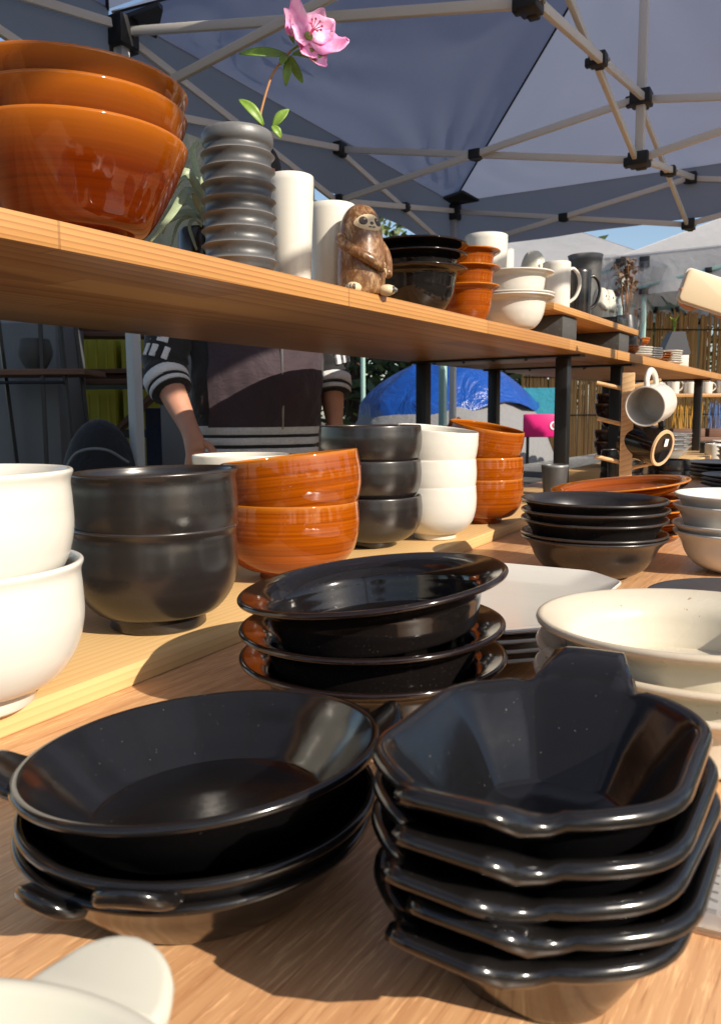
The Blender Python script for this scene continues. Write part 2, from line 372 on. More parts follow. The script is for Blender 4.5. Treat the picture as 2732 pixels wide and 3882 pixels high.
# small raised shelf on two concrete blocks
for x, nm in ((2.12, 'dark concrete block under the near end of the small pine riser shelf'), (2.655, 'dark concrete block under the far end of the small pine riser shelf')):
    o = MB().box((0, 0, .0297), (.115, .19, .059)).build('concrete_block', M['block'], bevel=.004)
    o.location = (x, .797, SH+.0005); tag(o, nm, 'block', 'blocks under the small shelf')
RZ = SH+.0605
o = MB().box((0, 0, .009), (.82, .30, .018)).build('riser_shelf', M['pine'], bevel=.002); o.location = (2.37, .84, RZ); RZ += .0182
tag(o, 'short pine board raised on two dark blocks, holding mugs and cat figures', 'shelf')
# ------------------------------------------------------------------ pottery makers
def bowl_mesh(name, ctrl, Rr, H, wall=.004, foot=(.45, .08), n=80, k=6, lip=1.0, fade=.9):
    """ctrl: outer wall as (r/R, z/H) from the foot to the rim"""
    fr, fh = foot[0]*Rr, foot[1]*H
    out = cr([(fr*.98, fh)]+[(a*Rr, b*H) for a, b in ctrl], k)
    inn = []
    for i, p in enumerate(out):
        t = (out[min(i+1, len(out)-1)]-out[max(i-1, 0)]).normalized()
        inn.append(Vector((max(p.x-t.y*wall, 0), p.y+t.x*wall)))
    tp = (out[-1]-out[-2]).normalized(); nrm = Vector((-tp.y, tp.x))
    c = out[-1]+nrm*wall/2; rimp = []
    for j in range(1, 6):
        g = math.pi*j/6; rimp.append(c+(-nrm*math.cos(g)+tp*math.sin(g)*lip)*wall/2)
    zt = max(p.y for p in rimp); dz = H-zt
    prof = [(0, fh*.55), (fr*.80, fh*.55), (fr*.84, 0.0), (fr*.95, 0.0), (fr, fh*.15)]+[(p.x, p.y) for p in out]+[(p.x, p.y) for p in rimp]+[(p.x, p.y) for p in inn[::-1]]
    last = prof[-1]
    prof += [(last[0]*.6, last[1]-.001), (0, last[1]-.0015)]
    prof = [(r, (z if z <= fh else z+dz*(z-fh)/(H-fh))) for r, z in prof]
    L0 = 5+len(out); wts = []
    for i, (r, z) in enumerate(prof):
        d = min(abs(i-(L0+2))/(k*1.0), 4); wts.append(max(0, 1-d*fade) if i > 5 else 0)
    return MB().lathe(prof, n, wts).mesh(name)
def place(name, me, m, loc, label, cat, group=None, tilt=(0, 0), rz=None):
    o = link(name, me, None if me.materials else m, sharp=75); o.location = loc
    if rz is None: rz = random.uniform(0, 6.28)
    nrm = Vector((-tilt[0], -tilt[1], 1)).normalized()
    q = Vector((0, 0, 1)).rotation_difference(nrm)
    o.rotation_mode = 'QUATERNION'; o.rotation_quaternion = q @ Matrix.Rotation(rz, 4, 'Z').to_quaternion()
    k_ = random.uniform(.994, 1.006); o.scale = (k_, k_*random.uniform(.996, 1.004), 1)
    return tag(o, label, cat, group)
def stack(name, me, m, x, y, z0, H, rims, labels, cat, group, tilts=None, offs=None):
    out = []
    for i, rz in enumerate(rims):
        t = tilts[i] if tilts else (random.uniform(-.008, .008), random.uniform(-.008, .008))
        if i == 0: t = (0, 0)
        dx, dy = offs[i] if offs else (random.uniform(-.0015, .0015), random.uniform(-.0015, .0015))
        if i == 0 and not offs: dx = dy = 0
        tv = Vector((t[0], t[1])); b = z0+rz-H
        out.append(place(name, me, m, (x+dx+t[0]*H, y+dy+t[1]*H, b+(.0004 if i == 0 else 0)), labels[i], cat, group, t))
    return out
ORD3 = ('bottom', 'middle', 'top')
DON = [(.74, .175), (.91, .35), (.985, .58), (.985, .80), (.975, .93), (1.0, 1.0)]
RICE = [(.70, .155), (.89, .32), (.975, .52), (1.0, .74), (.99, .90), (.98, 1.0)]
DEEP = [(.62, .12), (.80, .34), (.93, .62), (.99, .86), (1.0, 1.0)]
FLAN = [(.52, .09), (.66, .28), (.745, .52), (.78, .76), (.80, .87), (.84, .92), (.92, .955), (1.0, 1.0)]
SAUCE = [(.50, .06), (.68, .22), (.80, .48), (.86, .72), (.92, .88), (1.0, 1.0)]
# --- bowls on the riser plank
me = bowl_mesh('black_donburi', DON, .0817, .103, .0042, (.58, .125), k=7)
stack('donburi_bowl', me, M['black_satin'], .561, .602, P, .103, [.103, .1565],
      ['lower satin black donburi bowl standing on the pale plank beside the white donburi', 'upper satin black donburi bowl nested between white and amber donburi'], 'bowl', 'black donburi bowls on the plank', tilts=[(0, 0), (.01, -.018)])
me = bowl_mesh('white_donburi', DON, .083, .105, .0042, (.54, .125), k=7)
stack('donburi_bowl', me, M['white'], .3255, .5475, P, .105, [.105, .172],
      ['lower white donburi bowl with a foot ring at the end of the pale plank', 'upper white donburi bowl set inside the lower white donburi'], 'bowl', 'white donburi bowls on the plank', offs=[(0, 0), (-.004, .002)], tilts=[(0, 0), (0, 0)])
me = bowl_mesh('amber_donburi', RICE, .0895, .100, .0042, (.45, .085), k=7)
stack('donburi_bowl', me, M['amber'], .826, .638, P, .100, [.100, .158],
      ['lower glossy amber donburi bowl with brushed rings, between the black donburi and black rice bowls', 'tilted upper amber donburi bowl sitting askew in the lower one'], 'bowl', 'amber donburi bowls on the plank', tilts=[(0, 0), (.037, -.105)], offs=[(0, 0), (0, 0)])
me = bowl_mesh('black_rice', RICE, .0820, .0815, .004, (.48, .10))
stack('rice_bowl', me, M['black_satin'], 1.092, .680, P, .0815, [.0815, .139, .1925], [f'{k} black rice bowl with metallic sheen, in the stack beside the white rice bowls' for k in ORD3], 'bowl', 'black rice bowls on the plank')
me = bowl_mesh('white_rice', RICE, .0700, .0905, .0038, (.52, .10))
stack('rice_bowl', me, M['white'], 1.214, .628, P, .0905, [.0905, .135, .1865], [f'{k} white rice bowl in the stack between the black and the amber rice bowls' for k in ORD3], 'bowl', 'white rice bowls on the plank', tilts=[(0, 0), (0, 0), (0, .12)], offs=[(0, 0), (.0, .001), (0, -.004)])
me = bowl_mesh('amber_rice', RICE, .0740, .0865, .0038, (.46, .10))
stack('rice_bowl', me, M['amber'], 1.443, .639, P, .0865, [.0865, .1276, .188], [f'{k} amber rice bowl in the stack at the far end of the rice bowl row' for k in ORD3], 'bowl', 'amber rice bowls on the plank', tilts=[(0, 0), (0, 0), (0, .2)], offs=[(0, 0), (0, 0), (0, -.004)])
me = bowl_mesh('white_wide', DEEP, .082, .075, .004, (.45, .08))
place('serving_bowl', me, M['white'], (1.02, .885, T+.0905), 'white wide bowl behind the amber donburi, on top of another', 'bowl', 'white bowls behind the plank')
place('serving_bowl', me, M['white'], (1.02, .885, T+.0006), 'white wide bowl on the table behind the amber donburi, holding another', 'bowl', 'white bowls behind the plank')
me = bowl_mesh('white_plate', [(.6, .25), (.85, .6), (1, 1)], .105, .022, .004, (.5, .15))
for i in range(6): place('dinner_plate', me, M['white'], (.86, .905, T+.0006+i*.0192+.0*i), ('bottom', 'second', 'third', 'fourth', 'fifth', 'top')[i]+' white plate in the pile behind the black donburi bowls', 'plate', 'white plates piled behind the black donburi')
# --- bowls on the shelf
me = bowl_mesh('big_amber', [(.60, .12), (.74, .34), (.88, .64), (.965, .88), (1.0, 1.0)], .121, .107, .006, (.44, .07), n=96, k=8, fade=.42)
stack('serving_bowl', me, M['amber_deep'], .622, .77, SH, .107, [.107, .1395, .1665], [f'{k} bowl of three big deep amber serving bowls at the shelf edge' for k in ORD3], 'bowl', 'big amber bowls on the shelf', tilts=[(0, 0), (.0, -.012), (.0, .03)], offs=[(0, 0), (.001, 0), (0, -.002)])
me = bowl_mesh('black_flanged', FLAN, .1, .0895, .004, (.40, .07))
stack('flanged_bowl', me, M['black_gloss'], 1.442, .79, SH, .0895, [.0895, .116, .1375], [f'{k} glossy black wide-rimmed bowl beside the sloth figure on the shelf' for k in ORD3], 'bowl', 'black wide-rimmed bowls on the shelf')
me = bowl_mesh('amber_flanged', FLAN, .07, .084, .0036, (.42, .07))
stack('flanged_bowl', me, M['amber'], 1.656, .78, SH, .084, [.084, .124, .158], [f'{k} amber wide-rimmed bowl between the black and white wide-rimmed stacks' for k in ORD3], 'bowl', 'amber wide-rimmed bowls on the shelf')
me = bowl_mesh('white_flanged', FLAN, .093, .078, .004, (.42, .07))
stack('flanged_bowl', me, M['white'], 1.83, .742, SH, .078, [.078, .0845, .132], [f'{k} white wide-rimmed bowl in front of the concrete block on the shelf' for k in ORD3], 'bowl', 'white wide-rimmed bowls on the shelf')
# --- dishes on the table
me = bowl_mesh('black_sauce', SAUCE, .1004, .059, .004, (.40, .10))
stack('soup_bowl', me, M['black_satin'], 1.127, .332, T, .059, [.059, .0645, .0845, .0975, .111], [f'{k} shallow black soup bowl of five stacked beside the white plates' for k in ('bottom', 'second', 'third', 'fourth', 'top')], 'bowl', 'shallow black soup bowls')
me = bowl_mesh('white_soup', SAUCE, .086, .060, .004, (.40, .10))
stack('soup_bowl', me, M['white'], 1.262, .166, T, .060, [.060, .072, .098, .114], [f'{k} shallow white soup bowl of four stacked beyond the black soup bowls' for k in ('bottom', 'second', 'third', 'top')], 'bowl', 'shallow white soup bowls')
DISH = [(.74, .06), (.77, .25), (.795, .52), (.82, .74), (.90, .90), (1.0, 1.0)]
me = bowl_mesh('black_pie', DISH, .1034, .0435, .0055, (.66, .05), n=96, k=7)
stack('pie_dish', me, M['black_gloss'], .532, .330, T, .0435, [.0435, .0675, .1035], ['bottom glossy black round pie dish in the stack of three', 'middle glossy black round pie dish in the stack of three', 'tilted top black round pie dish with brown-glazed inside wall'], 'dish', 'black round pie dishes', tilts=[(0, 0), (.01, -.02), (.056, -.095)], offs=[(0, 0), (0, .001), (-.008, -.004)])
me = bowl_mesh('cream_big', DISH[:-2]+[(.88, .86), (1.0, 1.0)], .1015, .050, .006, (.55, .05), n=96, k=7)
stack('serving_bowl', me, M['cream'], .586, .107, T, .050, [.050, .068, .0885], [f'{k} speckled cream flared bowl beside the octagonal black bowls' for k in ORD3], 'bowl', 'speckled cream bowls', tilts=[(0, 0), (0, .02), (-.01, -.02)])
# --- gratin dishes with ear handles
def ear_mesh(name, outline, t, bend=0.0, dimple=0.0):
    """a lug: outline (x outwards, y across) thickened and rounded; the root lies inside the dish wall"""
    bm = bmesh.new(); vs = [bm.verts.new((x, y, 0)) for x, y in outline]; f = bm.faces.new(vs)
    r = bmesh.ops.extrude_face_region(bm, geom=[f]); up = [v for v in r['geom'] if isinstance(v, bmesh.types.BMVert)]
    bmesh.ops.translate(bm, verts=up, vec=(0, 0, t)); bmesh.ops.recalc_face_normals(bm, faces=bm.faces[:])
    bmesh.ops.bevel(bm, geom=[e for e in bm.edges if abs(e.verts[0].co.z-e.verts[1].co.z) < 1e-6], offset=t*.42, segments=3, affect='EDGES', profile=.5, clamp_overlap=True)
    for v in bm.verts: v.co.z += bend*v.co.x**2
    me = bpy.data.meshes.new(name); bm.to_mesh(me); bm.free()
    at = me.attributes.new('rim', 'FLOAT', 'POINT'); at.data.foreach_set('value', [.5]*len(me.vertices)); return me
half = [(-.006, -.0205), (.002, -.0195)]+[(.002+.0165*math.sin(g), -.0185*math.cos(g)) for g in [math.pi*i/12 for i in range(1, 12)]]+[(.002, .0195), (-.006, .0205)]
GRA = [(.675, .06), (.75, .24), (.85, .52), (.935, .80), (.98, .94), (1.0, 1.0)]
grat_me = bowl_mesh('gratin', GRA, .0865, .0375, .0055, (.63, .04), n=96, k=7)
ear_me = ear_mesh('ear', half, .0075, bend=14)
def gratin(x, y, z, hang, m, label, group, tilt=(0, 0), hs=(0, math.pi), k=1.0, lift=.35, er=.0878, es=1.0):
    o = place('gratin_dish', grat_me, m, (x, y, z), label, 'dish', group, tilt, rz=hang); o.scale = (k, k, 1)
    if o.data.materials[0] is not m:
        o.data = o.data.copy(); o.data.materials.clear(); o.data.materials.append(m)
    for a in hs:
        e = link('handle', ear_me.copy(), m, o); e.location = (er*math.cos(a), er*math.sin(a), .0285); e.rotation_euler = (0, -lift, a); e.scale = (es*.9, es, es)
    return o
gratin(.277, .274, T+.0006, math.pi, M['black_oct'], 'bottom black ear-handled gratin dish, resting on the table', 'black gratin dishes', k=.99, es=.85)
gratin(.275, .269, T+.0118, .46+math.pi, M['black_oct'], 'middle black ear-handled gratin dish with a lug pointing at the pie dishes', 'black gratin dishes', (.0, -.015), k=.985, lift=.30, er=.0878, es=.9)
gratin(.282, .272, T+.0300, 2.28, M['black_oct'], 'top black round gratin dish with two ear handles, open and tilted', 'black gratin dishes', (.006, -.088), k=1.03, lift=.48, er=.0872, es=1.0)
gratin(.043, .150, T+.0405, .20, M['ivory'], 'ivory gratin dish with a rounded lug, topmost beside the black gratin dishes', 'ivory gratin dishes', (.0, .02), lift=.02, er=.0885, es=1.05)
gratin(.047, .150, T+.0200, 1.9, M['ivory'], 'ivory gratin dish in the middle of the ivory stack', 'ivory gratin dishes')
gratin(.047, .150, T+.0006, 2.9, M['ivory'], 'ivory gratin dish at the bottom of the ivory stack', 'ivory gratin dishes')
# --- octagonal black bowls with lugs
def oct_ring(hx, hy, cx, cy, c, z, nb=5, lug=0.0, ne=0):
    V = [Vector(p) for p in ((hx, -cy), (hx, cy), (cx, hy), (-cx, hy), (-hx, cy), (-hx, -cy), (-cx, -hy), (cx, -hy))]
    S_ = []; E_ = []; out = []
    for i in range(8):
        p, a, b = V[i], V[i-1], V[(i+1) % 8]
        S_.append(p+(a-p).normalized()*min(c, (a-p).length*.46)); E_.append(p+(b-p).normalized()*min(c, (b-p).length*.46))
    for i in range(8):
        for j in range(nb+1):
            t = j/nb; q = S_[i]*(1-t)**2+V[i]*2*t*(1-t)+E_[i]*t*t; out.append((q.x, q.y, z))
        for j in range(1, ne+1):
            q = E_[i]+(S_[(i+1) % 8]-E_[i])*(j/(ne+1)); out.append((q.x, q.y, z))
    if lug:
        res = []
        for x, y, z_ in out:
            k = 0.0
            if abs(x) > hx*.80:
                yy = abs(y-.004)/.0235; k = 0 if yy > 1.12 else min(1, (1.12-yy)/.34); k = k*k*(3-2*k)
            e = lug*k*(.026 if x > 0 else .022); res.append((x+math.copysign(e, x), y, z_+e*.42-.004*lug*math.sin(math.pi*min(1, max(0, (abs(y-.004)-.019)/.012)))*(1 if abs(x) > hx*.8 else 0)))
        out = res
    return out
def oct_mesh():
    rings = []; w = []
    def R(hx, hy, cx, cy, c, z, wt=0, lug=0): rings.append(oct_ring(hx, hy, cx, cy, c, z, 6, lug, 9)); w.append(wt)
    R(.037, .030, .022, .015, .011, 0); R(.041, .034, .0245, .017, .013, .001); R(.043, .036, .0258, .018, .014, .004)
    R(.0540, .0450, .0318, .0218, .015, .019); R(.0632, .0527, .0378, .0257, .017, .033); R(.067, .056, .040, .0275, .018, .0382, 0, .10)
    R(.0708, .0592, .0425, .0290, .018, .0400, .2, .5); R(.0738, .0618, .0442, .0303, .019, .0408, .5, .92); R(.0757, .0636, .0454, .0312, .019, .0432, .8, 1.0); R(.0752, .0632, .0451, .0310, .019, .0458, 1, 1.0); R(.0730, .0612, .0438, .0300, .018, .0474, 1, .92); R(.0702, .0585, .0420, .0287, .016, .0470, .7, .45)
    R(.0680, .0562, .0404, .0275, .013, .0452, .4, .08); R(.0660, .0540, .039, .0266, .010, .0425, .2); R(.0505, .041, .0298, .0202, .006, .0255); R(.0388, .0314, .0227, .0157, .004, .0105); R(.0365, .0295, .0215, .0147, .0035, .0088); R(.02, .016, .012, .008, .003, .0083)
    n = len(rings[0]); b = MB(); vs = [p for r in rings for p in r]; fs = []
    for i in range(len(rings)-1):
        for j in range(n): k = (j+1) % n; fs.append((i*n+j, i*n+k, (i+1)*n+k, (i+1)*n+j))
    fs += [tuple(range(n))[::-1], tuple(range((len(rings)-1)*n, len(rings)*n))]
    for i, v in enumerate(vs):                                   # hand-made unevenness
        d = noise.noise(Vector(v)*38)*.0007; vs[i] = (v[0]*(1+d*6), v[1]*(1+d*6), v[2]+d*(1 if v[2] > .03 else 0))
    b.add(vs, fs, [x for x in w for _ in range(n)]); return b.mesh('octagon_bowl')
om = oct_mesh()
for i, nm in enumerate(('bottom', 'second', 'third', 'fourth', 'top')):
    o = place('octagonal_bowl', om, M['black_oct'], (.309+(0, .001, -.001, 0, .002)[i], .1065+(0, -.003, 0, .001, .002)[i], T+.0006+(0, .0115, .0235, .0362, .0492)[i]),
              f'{nm} black octagonal bowl of the stack of five with lug handles' if i < 4 else 'top black octagonal bowl of the stack, its faceted inside open to the sky', 'bowl', 'black octagonal bowls', (0, 0) if i == 0 else ((-.012, .006), (.010, .0), (.0, .010), (-.010, -.025))[i-1], rz=(-.02, .03, -.03, .02, .05)[i]); o.scale = (.975, .965, 1.03)
# --- octagonal white plates, slate plate, amber plates
def cut_plate(name, hx, hy, cut, H, rim, m, loc, rz, label, group, wall=.005):
    b = MB(); rings = []
    for s, z in ((rim*.98, 0), (rim, .002), (.97, H-.004), (1.0, H-.0015), (1.0, H), (.985, H+.0008), (.96, H-.001), (rim, wall+.001), (rim*.9, wall)):
        rings.append(oct_ring(hx*s, hy*s, (hx-cut)*s, (hy-cut)*s, .012, z, 4))
    n = len(rings[0]); vs = [p for r in rings for p in r]; fs = []
    for i in range(len(rings)-1):
        for j in range(n): k = (j+1) % n; fs.append((i*n+j, i*n+k, (i+1)*n+k, (i+1)*n+j))
    fs += [tuple(range(n))[::-1], tuple(range((len(rings)-1)*n, len(rings)*n))]
    b.add(vs, fs); o = b.build(name, m); o.location = loc; o.rotation_euler = (0, 0, rz); return tag(o, label, 'plate', group)
for i, nm in enumerate(('bottom', 'second', 'third', 'top')):
    cut_plate('octagonal_plate', .155, .105, .045, .016, .72, M['white'], (.782+(0, .003, -.002, .002)[i], .330+(0, -.002, .002, 0)[i], T+.0006+i*.0088), .03+(-.02, .01, -.01, .02)[i],
              f'{nm} white cut-corner plate of four stacked behind the pie dishes', 'white cut-corner plates')
me = bowl_mesh('slate_plate', [(.6, .3), (.85, .6), (1, 1)], .115, .016, .005, (.5, .15))
mslate = mat('slate_glaze', (.045, .047, .055), .35)
place('round_plate', me, mslate, (1.02, .115, T+.0006), 'slate grey round plate between cream and white soup bowls', 'plate')
me = bowl_mesh('amber_plate', [(.55, .15), (.80, .45), (.88, .85), (1, 1)], .115, .03, .004, (.5, .1))
for i in range(5):
    place('round_plate', me, M['amber'], (1.425, .375, T+.0006+i*.0195), (('bottom', 'second', 'third', 'fourth')[i]+' amber plate in the pile behind the black soup bowls' if i < 4 else 'topmost amber plate with rim turned up, behind the black soup bowls'), 'plate', 'amber plates piled behind the soup bowls', (0, 0) if i < 4 else (.05, -.09))
# --- clear tray with handwritten price cards
tr = thing('price_tray', (.400, .026, T+.0004), 'shallow clear plastic sleeve with handwritten price cards by the octagonal bowls', 'price sleeve', rz=.12)
mpl = mat('clear_plastic', (.9, .88, .86), .06); bsdf(mpl).inputs['Transmission Weight'].default_value = .85; bsdf(mpl).inputs['IOR'].default_value = 1.2
MB().box((0, 0, .0006), (.075, .085, .0012)).build('sleeve_back', mat('photo_print', (.62, .40, .24), .3), tr)
MB().box((0, .0, .0052), (.080, .090, .0008)).build('sleeve_cover', mpl, tr, bevel=.0003)
for i, (cx_, cy_, l_) in enumerate(((.0, .012, .05), (-.003, .031, .046))):
    cd = MB().box((cx_, cy_, .0028), (l_, .017, .0008)).build('price_card', M['card'], tr)
    for j in range(6):
        x = cx_-l_*.4+j*l_*.16
        MB().bar((x, cy_-.005, .0036), (x+.003*(j % 2), cy_+.004, .0036), .0009, .0006).build('pen_stroke', M['ink'], cd)
        if j % 2: MB().bar((x-.002, cy_+.001, .0036), (x+.004, cy_+.0015, .0036), .0009, .0006).build('pen_stroke', M['ink'], cd)
o = MB().box((0, 0, .0008), (.05, .06, .0016)).build('blank_card', M['card']); o.location = (.165, .362, T+.0006); o.rotation_euler = (0, 0, .4)
tag(o, 'small plain white card lying on the table beside the gratin dishes', 'card')
# ------------------------------------------------------------------ shelf-top pieces
def vase():
    H, n, q = .181, 8, 8; out = [(.042, 0), (.045, .001)]; w = [0.0]*2; top = H-.021
    for i in range(n*q+1):
        u = i/q; rm = .0515-.0022*u/n; c_ = abs(math.sin(math.pi*(u+.5)))**.72        # crest where the sine vanishes
        out.append((rm-.0058*c_, .003+u*(top-.003)/n)); w.append(max(0, 1-c_*1.4)*.9)
    out += [(.0452, H-.019), (.0470, H-.016), (.0478, H-.011), (.0474, H-.005), (.0455, H-.001), (.0435, H), (.0415, H-.001), (.0395, H-.006), (.036, H-.05), (.034, .02), (0, .02)]
    w += [.1, .2, .35, .5, .7, .7, .3, 0, 0, 0, 0]
    pts = []; ww = []
    for (r, z), k in zip(out, w): pts.append((r, z)); ww.append(k)
    b = MB(); b.lathe([(0, .001), (.038, 0)]+pts, 96, [0, 0]+ww); return b.build('ribbed_vase', M['pewter'], sharp=60)
v = vase(); v.location = (.864, .745, SH+.0005); tag(v, 'tall ribbed pewter grey vase holding a single pink flower', 'vase')
# flower sprig
def leaf(a, b, wd, curl=.15, m_=None, name='leaf', parent=None, up=Vector((0, 0, 1)), cup=.25, ruf=0.0):
    a, b = Vector(a), Vector(b); d = b-a; Ln = d.length; d.normalize(); side = d.cross(up).normalized(); nn = side.cross(d)
    vs = []; fs = []; n = 10
    for i in range(n+1):
        t = i/n; wv = wd*(math.sin(math.pi*min(1, t*.93+.05))**.8); c = a+d*Ln*t+nn*Ln*curl*math.sin(math.pi*t)
        for s in (-1, -.5, 0, .5, 1): vs.append(c+side*wv*s*(1+ruf*.25*math.sin(t*13+s*2+a.x*900))+nn*wv*(cup*abs(s)+ruf*math.sin(t*10+s*5+b.x*700)*t*abs(s)))
    for i in range(n):
        for j in range(4): q = i*5+j; fs.append((q, q+1, q+6, q+5))
    me = bpy.data.meshes.new(name); me.from_pydata([tuple(x) for x in vs], [], fs)
    o = link(name, me, m_, parent, sharp=0); sm = o.modifiers.new('thickness', 'SOLIDIFY'); sm.thickness = .0006; return o
def leafmat(name, col, tr):
    m = mat(name, col, .45); n = noise_n(m, coords(m), 220, 3); setcol(m, mix(m, col, tuple(k*.65 for k in col), n))
    bsdf(m).inputs['Subsurface Weight'].default_value = tr; bsdf(m).inputs['Subsurface Radius'].default_value = (.004, .004, .002); return m
ml = leafmat('flower_leaf', (.22, .36, .05), .3); mp = mat('pink_petal', (.86, .30, .52), .5)
bsdf(mp).inputs['Subsurface Weight'].default_value = .35; bsdf(mp).inputs['Subsurface Radius'].default_value = (.006, .003, .003)
pn = noise_n(mp, coords(mp), 60, 4); setcol(mp, mix(mp, (.82, .28, .54), (.90, .52, .72), ramp(mp, pn, [(.4, (0, 0, 0)), (.65, (1, 1, 1))])))
mstem = mat('twig', (.42, .20, .08), .6); manther = mat('anther', (.75, .18, .30), .5)
fl = thing('flower_sprig', (.873, .733, SH+.1), 'pink azalea-like blossom on a thin twig with green leaves, standing in the ribbed vase', 'flower')
fl.location = (0, 0, 0)
def W(p): return Vector(p)
MB().tube(cr([(.874, .731, 1.27), (.881, .72, 1.358), (.883, .717, 1.376), (.887, .71, 1.401), (.891, .704, 1.418), (.897, .694, 1.433), (.904, .684, 1.446)], 4), [.0016]*25, 8).build('stem', mstem, fl)
for a, b, wd, cu in (((.902, .687, 1.440), (.868, .742, 1.4435), .0065, .06), ((.903, .686, 1.438), (.900, .690, 1.402), .005, .1), ((.903, .684, 1.44), (.912, .671, 1.406), .005, -.2),
                     ((.905, .682, 1.442), (.930, .644, 1.428), .007, .22), ((.884, .716, 1.353), (.866, .743, 1.386), .006, .2), ((.890, .705, 1.350), (.902, .687, 1.373), .006, .1), ((.889, .706, 1.352), (.896, .696, 1.336), .0045, .25), ((.906, .68, 1.455), (.901, .688, 1.478), .003, .1), ((.902, .688, 1.441), (.890, .690, 1.425), .005, .15)):
    leaf(a, b, wd*1.15, cu*.8, ml, parent=fl, up=Vector((-.75, -.5, .35)), cup=.35)
ctr = Vector((.914, .668, 1.458)); view = Vector((.915, .655, 1.458))
axis = (Vector((-.40, -.80, .20))).normalized()                # the blossom looks to the right of the shelf
e1 = axis.cross(Vector((0, 0, 1))).normalized(); e2 = e1.cross(axis)
MB().tube([(.904, .684, 1.446), ctr, ctr+axis*.012], [.0014, .0025, .006], 10).build('calyx', ml, fl)
for i in range(8):
    g = i*math.pi/4+.35+.2*math.sin(i*4); rad = e1*math.cos(g)+e2*math.sin(g); b0 = ctr+axis*.008; tip = b0+axis*(.020+.008*math.sin(i*2))+rad*(.044+.006*math.sin(i*1.7))
    o = leaf(b0, tip, .0165+.002*math.sin(i*5), -.20+.09*math.sin(i*3.1), mp, 'petal', fl, up=axis, cup=.30, ruf=.38)
for i in range(8):
    g = i*.785; rad = e1*math.cos(g)+e2*math.sin(g); b0 = ctr+axis*.012; p2 = b0+axis*.022+rad*.008
    st = MB().tube([b0, b0+axis*.014+rad*.002, p2], .0006, 6).ball(p2, .0016, 8, 6).build('stamen', manther, fl)
# cups
def cup_mesh(name, Rr, H, wall=.0035, taper=.94, flare=0.0, n=64):
    k = [(Rr*taper*.9, 0), (Rr*taper*.97, .002), (Rr*taper, .008), (Rr*(taper+1)/2, H*.5), (Rr-flare, H*.93), (Rr, H-.001), (Rr-wall*.5, H), (Rr-wall, H-.001), (Rr-flare-wall, H*.93), (Rr*(taper+1)/2-wall, H*.5), (Rr*taper-wall, .012), (Rr*taper*.8, .007), (0, .006)]
    return MB().lathe([(0, .001), (Rr*taper*.85, .001)]+k, n, [0]*2+[0]*5+[1, 1]+[0]*6).mesh(name)
def cup(loc, Rr, H, m, label, group=None, name='tumbler', taper=.94, handle=None, hh=None, cat='cup', flare=0):
    o = place(name, cup_mesh(name, Rr, H, taper=taper, flare=flare), m, loc, label, cat, group, rz=0)
    if handle is not None:
        d = Vector((math.cos(handle), math.sin(handle), 0)); h0, h1 = (hh or (H*.18, H*.86)); e = Rr*.96
        pts = [d*(e*.97)+Vector((0, 0, h1)), d*(e+.014)+Vector((0, 0, h1+.004)), d*(e+.030)+Vector((0, 0, h1-.012)), d*(e+.034)+Vector((0, 0, (h0+h1)/2+.006)), d*(e+.022)+Vector((0, 0, h0+.018)), d*(e*.96)+Vector((0, 0, h0))]
        MB().tube(cr(pts, 5), .0055, 12, flat=.8).build('handle', m, o, sharp=0)
    return o
cup((1.05, .80, SH+.0004), .037, .1765, M['white'], 'tall white tumbler standing next to the ribbed vase', taper=.82)
cup((1.168, .803, SH+.0004), .0406, .158, M['white'], 'white tumbler right behind the sloth figure', taper=.86)
cup((2.035, .905, RZ), .056, .195, M['white'], 'large white tumbler at the back of the small riser shelf', taper=.86)
cup((2.30, .96, RZ), .024, .21, M['white'], 'slim white tumbler behind the large one on the riser shelf', taper=.95)
cup((2.150, .752, RZ), .037, .128, M['white'], 'white mug with round handle at the edge of the riser shelf', None, 'mug', .97, handle=-.75, cat='mug')
cup((2.335, .752, RZ), .036, .134, M['black_satin'], 'black mug with round handle on the riser shelf between white mug and cat figure', None, 'mug', .97, handle=-.75, cat='mug')
cup((2.70, .848, RZ), .057, .243, M['pewter'], 'large pewter grey cup with flared lip on the riser shelf', None, 'beaker', .80, flare=.004)
# ------------------------------------------------------------------ sloth figure
def face_rot(direction): return math.atan2(direction[1], direction[0])
cream = mat('cream_slip', (.66, .52, .33), .4); dkb = mat('dark_slip', (.07, .055, .05), .45)
ms = glaze('sloth_brown', (.20, .085, .03), (.055, .022, .010), rough=.28, streak=12, amt=.8, bumpy=.4)
f1 = noise_n(ms, coords(ms, (55, 55, 30)), 1.6, 6, .72, 1.6)
prev = bsdf(ms).inputs['Base Color'].links[0].from_socket
setcol(ms, mix(ms, prev, (.58, .40, .21), ramp(ms, f1, [(.48, (0, 0, 0)), (.70, (.6, .6, .6))])))
sl = thing('sloth_figure', (1.143, .729, SH+.0004), 'brown and cream ceramic sloth figure hugging itself in front of a white tumbler', 'figurine')
fd = Vector((-.50, -.86, 0)).normalized()   # it faces the customers, turned a little along the shelf
sl.rotation_euler = (0, 0, math.atan2(fd.y, fd.x))
pr = [(0, 0), (.030, 0), (.0365, .004), (.0395, .020), (.0395, .05), (.0378, .075), (.0360, .092), (.0342, .105), (.0312, .118), (.0255, .130), (.0185, .138), (.010, .1425), (0, .144)]
MB().lathe([(p.x, p.y) for p in cr([Vector(p) for p in pr], 4)][:-1]+[(0, .144)], 48).build('body', ms, sl, sharp=0)
def onbody(ang, z, r=1.0):
    rr = .0395 if z < .06 else .0395-(z-.06)*.105 if z < .11 else .034-(z-.11)*.45
    return Vector((rr*r*math.cos(ang), rr*r*math.sin(ang), z))
